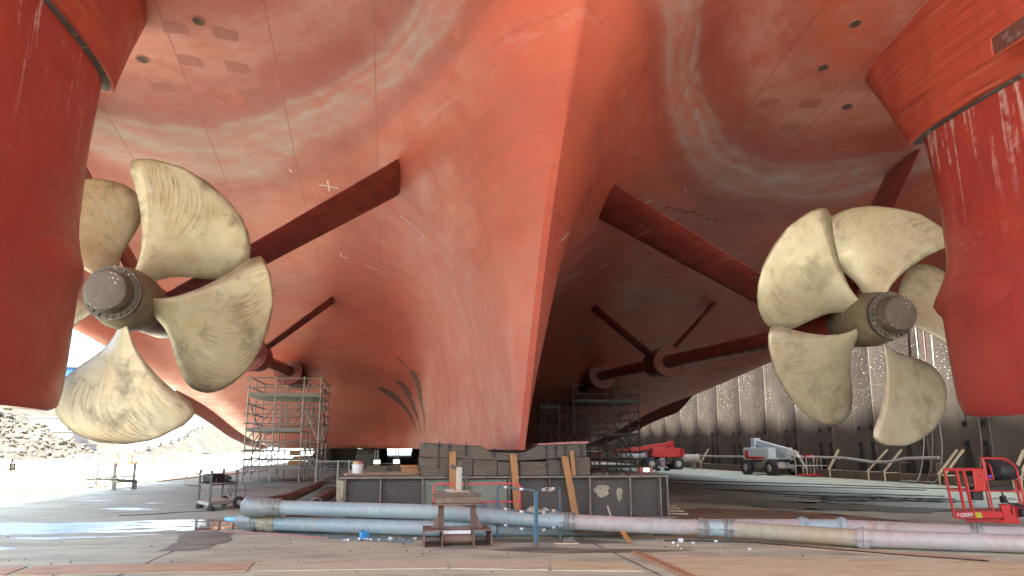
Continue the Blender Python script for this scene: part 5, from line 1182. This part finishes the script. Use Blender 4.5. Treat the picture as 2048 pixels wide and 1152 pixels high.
# cables on the right
CG = 'black cables and hoses snaking over the right floor'
CL = ['black cable in the tangle left of the red basket', 'long black cable running along the edge of the sunlit strip', 'long thin cable below the grey boom lift', 'black hose trailing from the tangle towards the left']
rg = random.Random(9)
for i in range(7):
    y0 = 23.2+rg.uniform(-1, 2.2); x0 = 13.8+rg.uniform(-.3, 1.2)
    rope('cable', [(x0+k_*rg.uniform(.7, .95)-(y0-24)*.0, y0+rg.uniform(-.45, .45)+(-.25*k_), .02+.012*i*(k_ in (2, 3))) for k_ in range(6)], .012, BLACK, CL[0], 'cable', CG)
rope('cable', [(13.2, 30.5, .02), (14.0, 28.6, .02), (14.5, 27.0, .02), (15.2, 26.0, .02), (16.8, 24.7, .02), (18.6, 23.5, .02)], .02, BLACK, CL[3], 'cable', CG)
rope('cable', [(13.0, 31.2, .02), (14.2, 29.6, .02), (15.8, 28.2, .02), (17.3, 26.7, .02), (19.4, 25.0, .02)], .018, BLACK, CL[3], 'cable', CG)
rope('cable', [(12.5, 44, .02), (15, 39.6, .02), (17, 37.2, .02), (19.5, 34.6, .02), (21.5, 31.5, .02), (23.8, 28.5, .02)], .022, BLACK, CL[1], 'cable', CG)
rope('cable', [(11.0, 38, .02), (14, 35.5, .02), (16.5, 33.2, .02), (19.0, 31.4, .02), (21.5, 28.7, .02)], .02, BLACK, CL[2], 'cable', CG)
# debris by the right end of the block
for i in range(4):
    mb = MB(); mb.beam((6.95+.05*i, 19.3+.35*i, .05+.045*i), (7.5, 19.1+.3*i, .05+.045*i), .12, .035); tag(mb.build('lumber_board', LUM, None, False), 'pale board end sticking out beside the right end of the docking block', 'plank', 'boards beside the right end of the docking block')

# ================================================================== far left clutter
ORG = wm('orange_plastic', (.72, .12, .05), (.66, .10, .04), sc=3, rough=.5, bump=0)
def bar_row(x, y, n_, label, m, group):
    for i in range(n_):
        t = thing('site_barrier', label, 'barrier', (x+i*1.9, y+i*.3, 0), group)
        mb = MB(); frame_panel(mb, (x+i*1.9, y+i*.3, 0), (x+i*1.9+1.7, y+i*.3+.25, 0), 1.1, (.2, .65), .035); mb.build('frame', m, t)
        mb = MB()
        for f in (.2, .4, .6, .8): mb.tube([(x+i*1.9+1.7*f, y+i*.3+.25*f, .2), (x+i*1.9+1.7*f, y+i*.3+.25*f, 1.05)], .02, 4)
        mb.build('bars', m, t)
bar_row(-28.5, 73.7, 3, 'pale grey site barrier on the sunlit floor in front of the boulders', PGR, 'pale site barriers')
bar_row(-27.0, 80.5, 1, 'orange red site barrier at the end of the pale barrier row', ORG, None)
for i, (x, y) in enumerate(((-26.0, 83), (-24.6, 84), (-30.5, 112), (-29.3, 113.5))):
    mb = MB(); mb.lathe((x, y, 0), (0, 0, 1), [(0, .01), (0, .42), (.08, .4), (.1, .25), (.95, .06), (.95, .001)], 14); tag(mb.build('traffic_cone', ORG, None), ['orange cone right of the red site barrier', 'orange cone farther right of the red site barrier', 'distant orange cone below the pale ramp', 'most distant orange cone below the pale ramp'][i], 'cone', 'orange cones on the sunlit floor')
t = thing('work_table', 'orange red steel table beside the site barriers on the sunlit floor', 'table', (-25, 76, 0))
mb = MB(); mb.box((-24.8, 76, 1.2), (2.6, .8, .14)); mb.build('top', ORG, t, False)
for dx in (-.6, .6): MB().box((-24.8+dx, 76, .56), (.3, .6, 1.12)).build('leg', ORG, t, False)
mb = MB(); mb.box((-34, 131, .3), (6, 1.2, .5), rz=.2); mb.tube([(-36.5, 130, .7), (-31, 131, .7)], .15, 6); tag(mb.build('steel_bundle', TST, None, False), 'low dark bundle of steel bars on the sunlit floor below the ramp', 'steel bundle')
for row, zz in ((3, .16), (3, .46), (2, .76)):
    for i in range(row):
        mb = MB(); y = 63.2+i*.31+(.15 if row == 2 else 0); mb.tube([(-33.5, y, zz), (-28.6-.2*(i % 2), y, zz)], .15, 14); mb.tube([(-28.75-.2*(i % 2), y, zz), (-28.6-.2*(i % 2), y, zz)], .17, 14)
        tag(mb.build('stacked_pipe', PPK, None), 'pinkish pipe in the small stack at the left edge', 'pipe', 'stacked pipes at the left edge')
# distant container and stores behind the left scaffold
t = thing('container', 'pale blue site container far behind the left scaffold', 'container', (-9.5, 128, 0))
mb = MB(); mb.box((-17.5, 128, 1.3), (6, 2.4, 2.5))
for i in range(20): mb.box((-20.3+i*.3, 126.77, 1.3), (.12, .06, 2.3))
mb.build('body', wm('pale_blue_container', (.42, .55, .6), (.5, .6, .64), sc=1, bump=0), t, False)
mb = MB(); mb.box((-15.5, 126.7, 1.1), (1.1, .08, 2.0)); mb.build('door', WHT, t, False)
for i, (x, y, m, l, h) in enumerate(((-19.5, 99, YEL, 'yellow drum on the floor seen through the left scaffold', .9), (-9.7, 80, SHORE, 'brown crate stack seen low through the left scaffold', 1.4), (-7.8, 76, TST, 'dark machine part seen low through the left scaffold', 1.0))):
    mb = MB(); 
    if i == 0: mb.lathe((x, y, 0), (0, 0, 1), [(0, .01), (0, .3), (.3, .3), (.31, .32), (.33, .3), (.6, .3), (.61, .32), (.63, .3), (.9, .3), (.9, .01)], 18)
    else:
        for q in range(3): mb.box((x+.3*math.sin(q*2), y, h*(q+.5)/3), (1.6-.35*q, 1.2, h/3-.04))
    tag(mb.build(['drum', 'crate_stack', 'machine_part'][i], m, None, False), l, ['drum', 'crates', 'machine part'][i])

# ================================================================== hull details that follow the surface
def on_hull(x, y, z=1.0):
    h, nrm = hull_up(x, y, z)
    if h is None: return None, None
    if nrm.z > 0: nrm = -nrm
    return h, nrm
def decal(cx_, cy_, rx_, ry_, rot, name, m, parent, k=24, lift_=.006, jag=.0):
    pts = []; c0, n0 = on_hull(cx_, cy_)
    vs = []
    for ring in (1.0, .5):
        for i in range(k):
            a = i*2*math.pi/k
            if jag: rr_ = ring*(1/max(abs(math.cos(a)), abs(math.sin(a)))**.75)*(1+jag*math.sin(3*a+cx_))
            else: rr_ = ring
            x = cx_+math.cos(a)*rx_*rr_*math.cos(rot)-math.sin(a)*ry_*rr_*math.sin(rot); y = cy_+math.cos(a)*rx_*rr_*math.sin(rot)+math.sin(a)*ry_*rr_*math.cos(rot)
            h, nn = on_hull(x, y); vs.append(h+nn*lift_)
    vs.append(c0+n0*lift_)
    fs = [(i, (i+1) % k, (i+1) % k+k, i+k) for i in range(k)] + [(i+k, (i+1) % k+k, 2*k) for i in range(k)]
    mb = MB(); mb.add(vs, fs); return mb.build(name, m, parent)
for (x, y) in ((-4.83, 16.71), (-6.52, 18.29), (10.64, 14.9), (10.76, 16.55), (12.43, 18.14)):
    pl = decal(x, y, .14, .14, 0, 'drain_plug', wm('dark_plug', (.10, .05, .035), (.06, .035, .03), sc=12, rough=.8), hull, lift_=.012)
    h, nn = on_hull(x, y); mb = MB(); mb.lathe(h-nn*.02, nn, [(0, .13), (.036, .13), (.036, .165), (0, .165)], 24); mb.build('plug_rim', DIRTP, hull)
for i, (x, y) in enumerate(((-5.43, 17.04), (-4.29, 17.01), (-5.37, 18.21), (-4.22, 18.17), (-6.34, 19.4), (-4.04, 19.31), (11.25, 18.07), (9.92, 17.98), (11.26, 19.22), (9.88, 19.0))):
    decal(x, y, .30, .20, .1*math.sin(i), 'repair_patch', DIRTP, hull, k=24, lift_=.005, jag=.06)
def ribbon(pts, wd, name, m, parent, lift_=.008):
    out = []; Q = [Vector(p) for p in pts]
    for i in range(len(Q)-1):
        a = Q[max(i-1, 0)]; b = Q[i]; c = Q[i+1]; d = Q[min(i+2, len(Q)-1)]
        for k_ in range(8):
            u = k_/8; out.append(.5*((2*b)+(c-a)*u+(2*a-5*b+4*c-d)*u*u+(3*b-a-3*c+d)*u**3))
    out.append(Q[-1]); L_, R_ = [], []
    for i, p in enumerate(out):
        d = (out[min(i+1, len(out)-1)]-out[max(i-1, 0)]).normalized(); q, nn, _, _ = bvh.find_nearest(p)
        if nn.dot(Vector((0, 0, 1.7))-q) < 0: nn = -nn
        s_ = d.cross(nn).normalized(); w_ = wd(i/(len(out)-1)) if callable(wd) else wd
        L_.append(q+s_*w_/2+nn*lift_); R_.append(q-s_*w_/2+nn*lift_)
    k = len(out); mb = MB(); mb.add(L_+R_, [(i, i+1, k+i+1, k+i) for i in range(k-1)]); return mb.build(name, m, parent)
CH = [[(-2.6, 22.94, 9.77), (-1.96, 22.7, 9.59)], [(-2.3, 22.5, 9.76), (-2.29, 23.14, 9.62)], [(-.03, 22.09, 8.63), (.37, 22, 8.32), (.71, 22.04, 7.98)], [(-1.33, 28.22, 8.5), (-.86, 28.09, 8.31), (-.42, 28.19, 8.1)],
      [(-2.24, 27.95, 8.83), (-2.22, 28.23, 8.78), (-1.93, 28.12, 8.69)], [(7.59, 22.24, 9.43), (8.25, 22.5, 9.65)], [(7.89, 22.6, 9.49), (7.94, 22.13, 9.61)], [(3.63, 16.26, 6.35), (3.80, 16.5, 6.55), (3.98, 16.8, 6.75)],
      [(6.04, 26.9, 7.82), (6.49, 27.18, 8.09), (7.05, 27.6, 8.34)], [(7.65, 27.65, 8.6), (7.95, 27.78, 8.7), (7.92, 27.46, 8.72)], [(-3.47, 22.57, 10.09), (-3.41, 22.72, 10.05)], [(9.18, 22.38, 9.99), (9.15, 22.21, 10.01)]]
for c in CH: ribbon(c, .045 if c[0][1] < 26 else .065, 'chalk_mark', CHALK, hull)
for pts, wd in (([(-1.07, 45.61, 5.25), (-.41, 46.19, 4.95), (.46, 47.61, 4.28), (1.0, 48.61, 3.56), (1.39, 49.2, 2.45)], .75), ([(.12, 42.98, 5.43), (.54, 44.12, 4.98), (1.11, 46.25, 3.98), (1.52, 47.43, 2.48)], .6), ([(.83, 39.98, 5.73), (1.19, 41.83, 4.98), (1.47, 43.64, 4.02), (1.71, 44.46, 2.46)], .5), ([(0, 39.47, 6.34), (.4, 40.08, 5.97)], .16), ([(-.39, 43.08, 5.6), (-.22, 43.15, 5.52)], .1)):
    ribbon(pts, (lambda f, w_=wd: .04+1.25*w_*(math.sin(math.pi*min(1, f**.62)))**.8), 'thruster_slot', GRILL, hull, .012)
for i in range(9):
    f = i/8; x = 8.94+2.5*f; y = 23.36+1.9*f
    decal(x, y+.1*math.sin(i*3), .16+.05*math.sin(i*5), .05, .5, 'scrape_mark', GRILL, hull, k=14, lift_=.006)
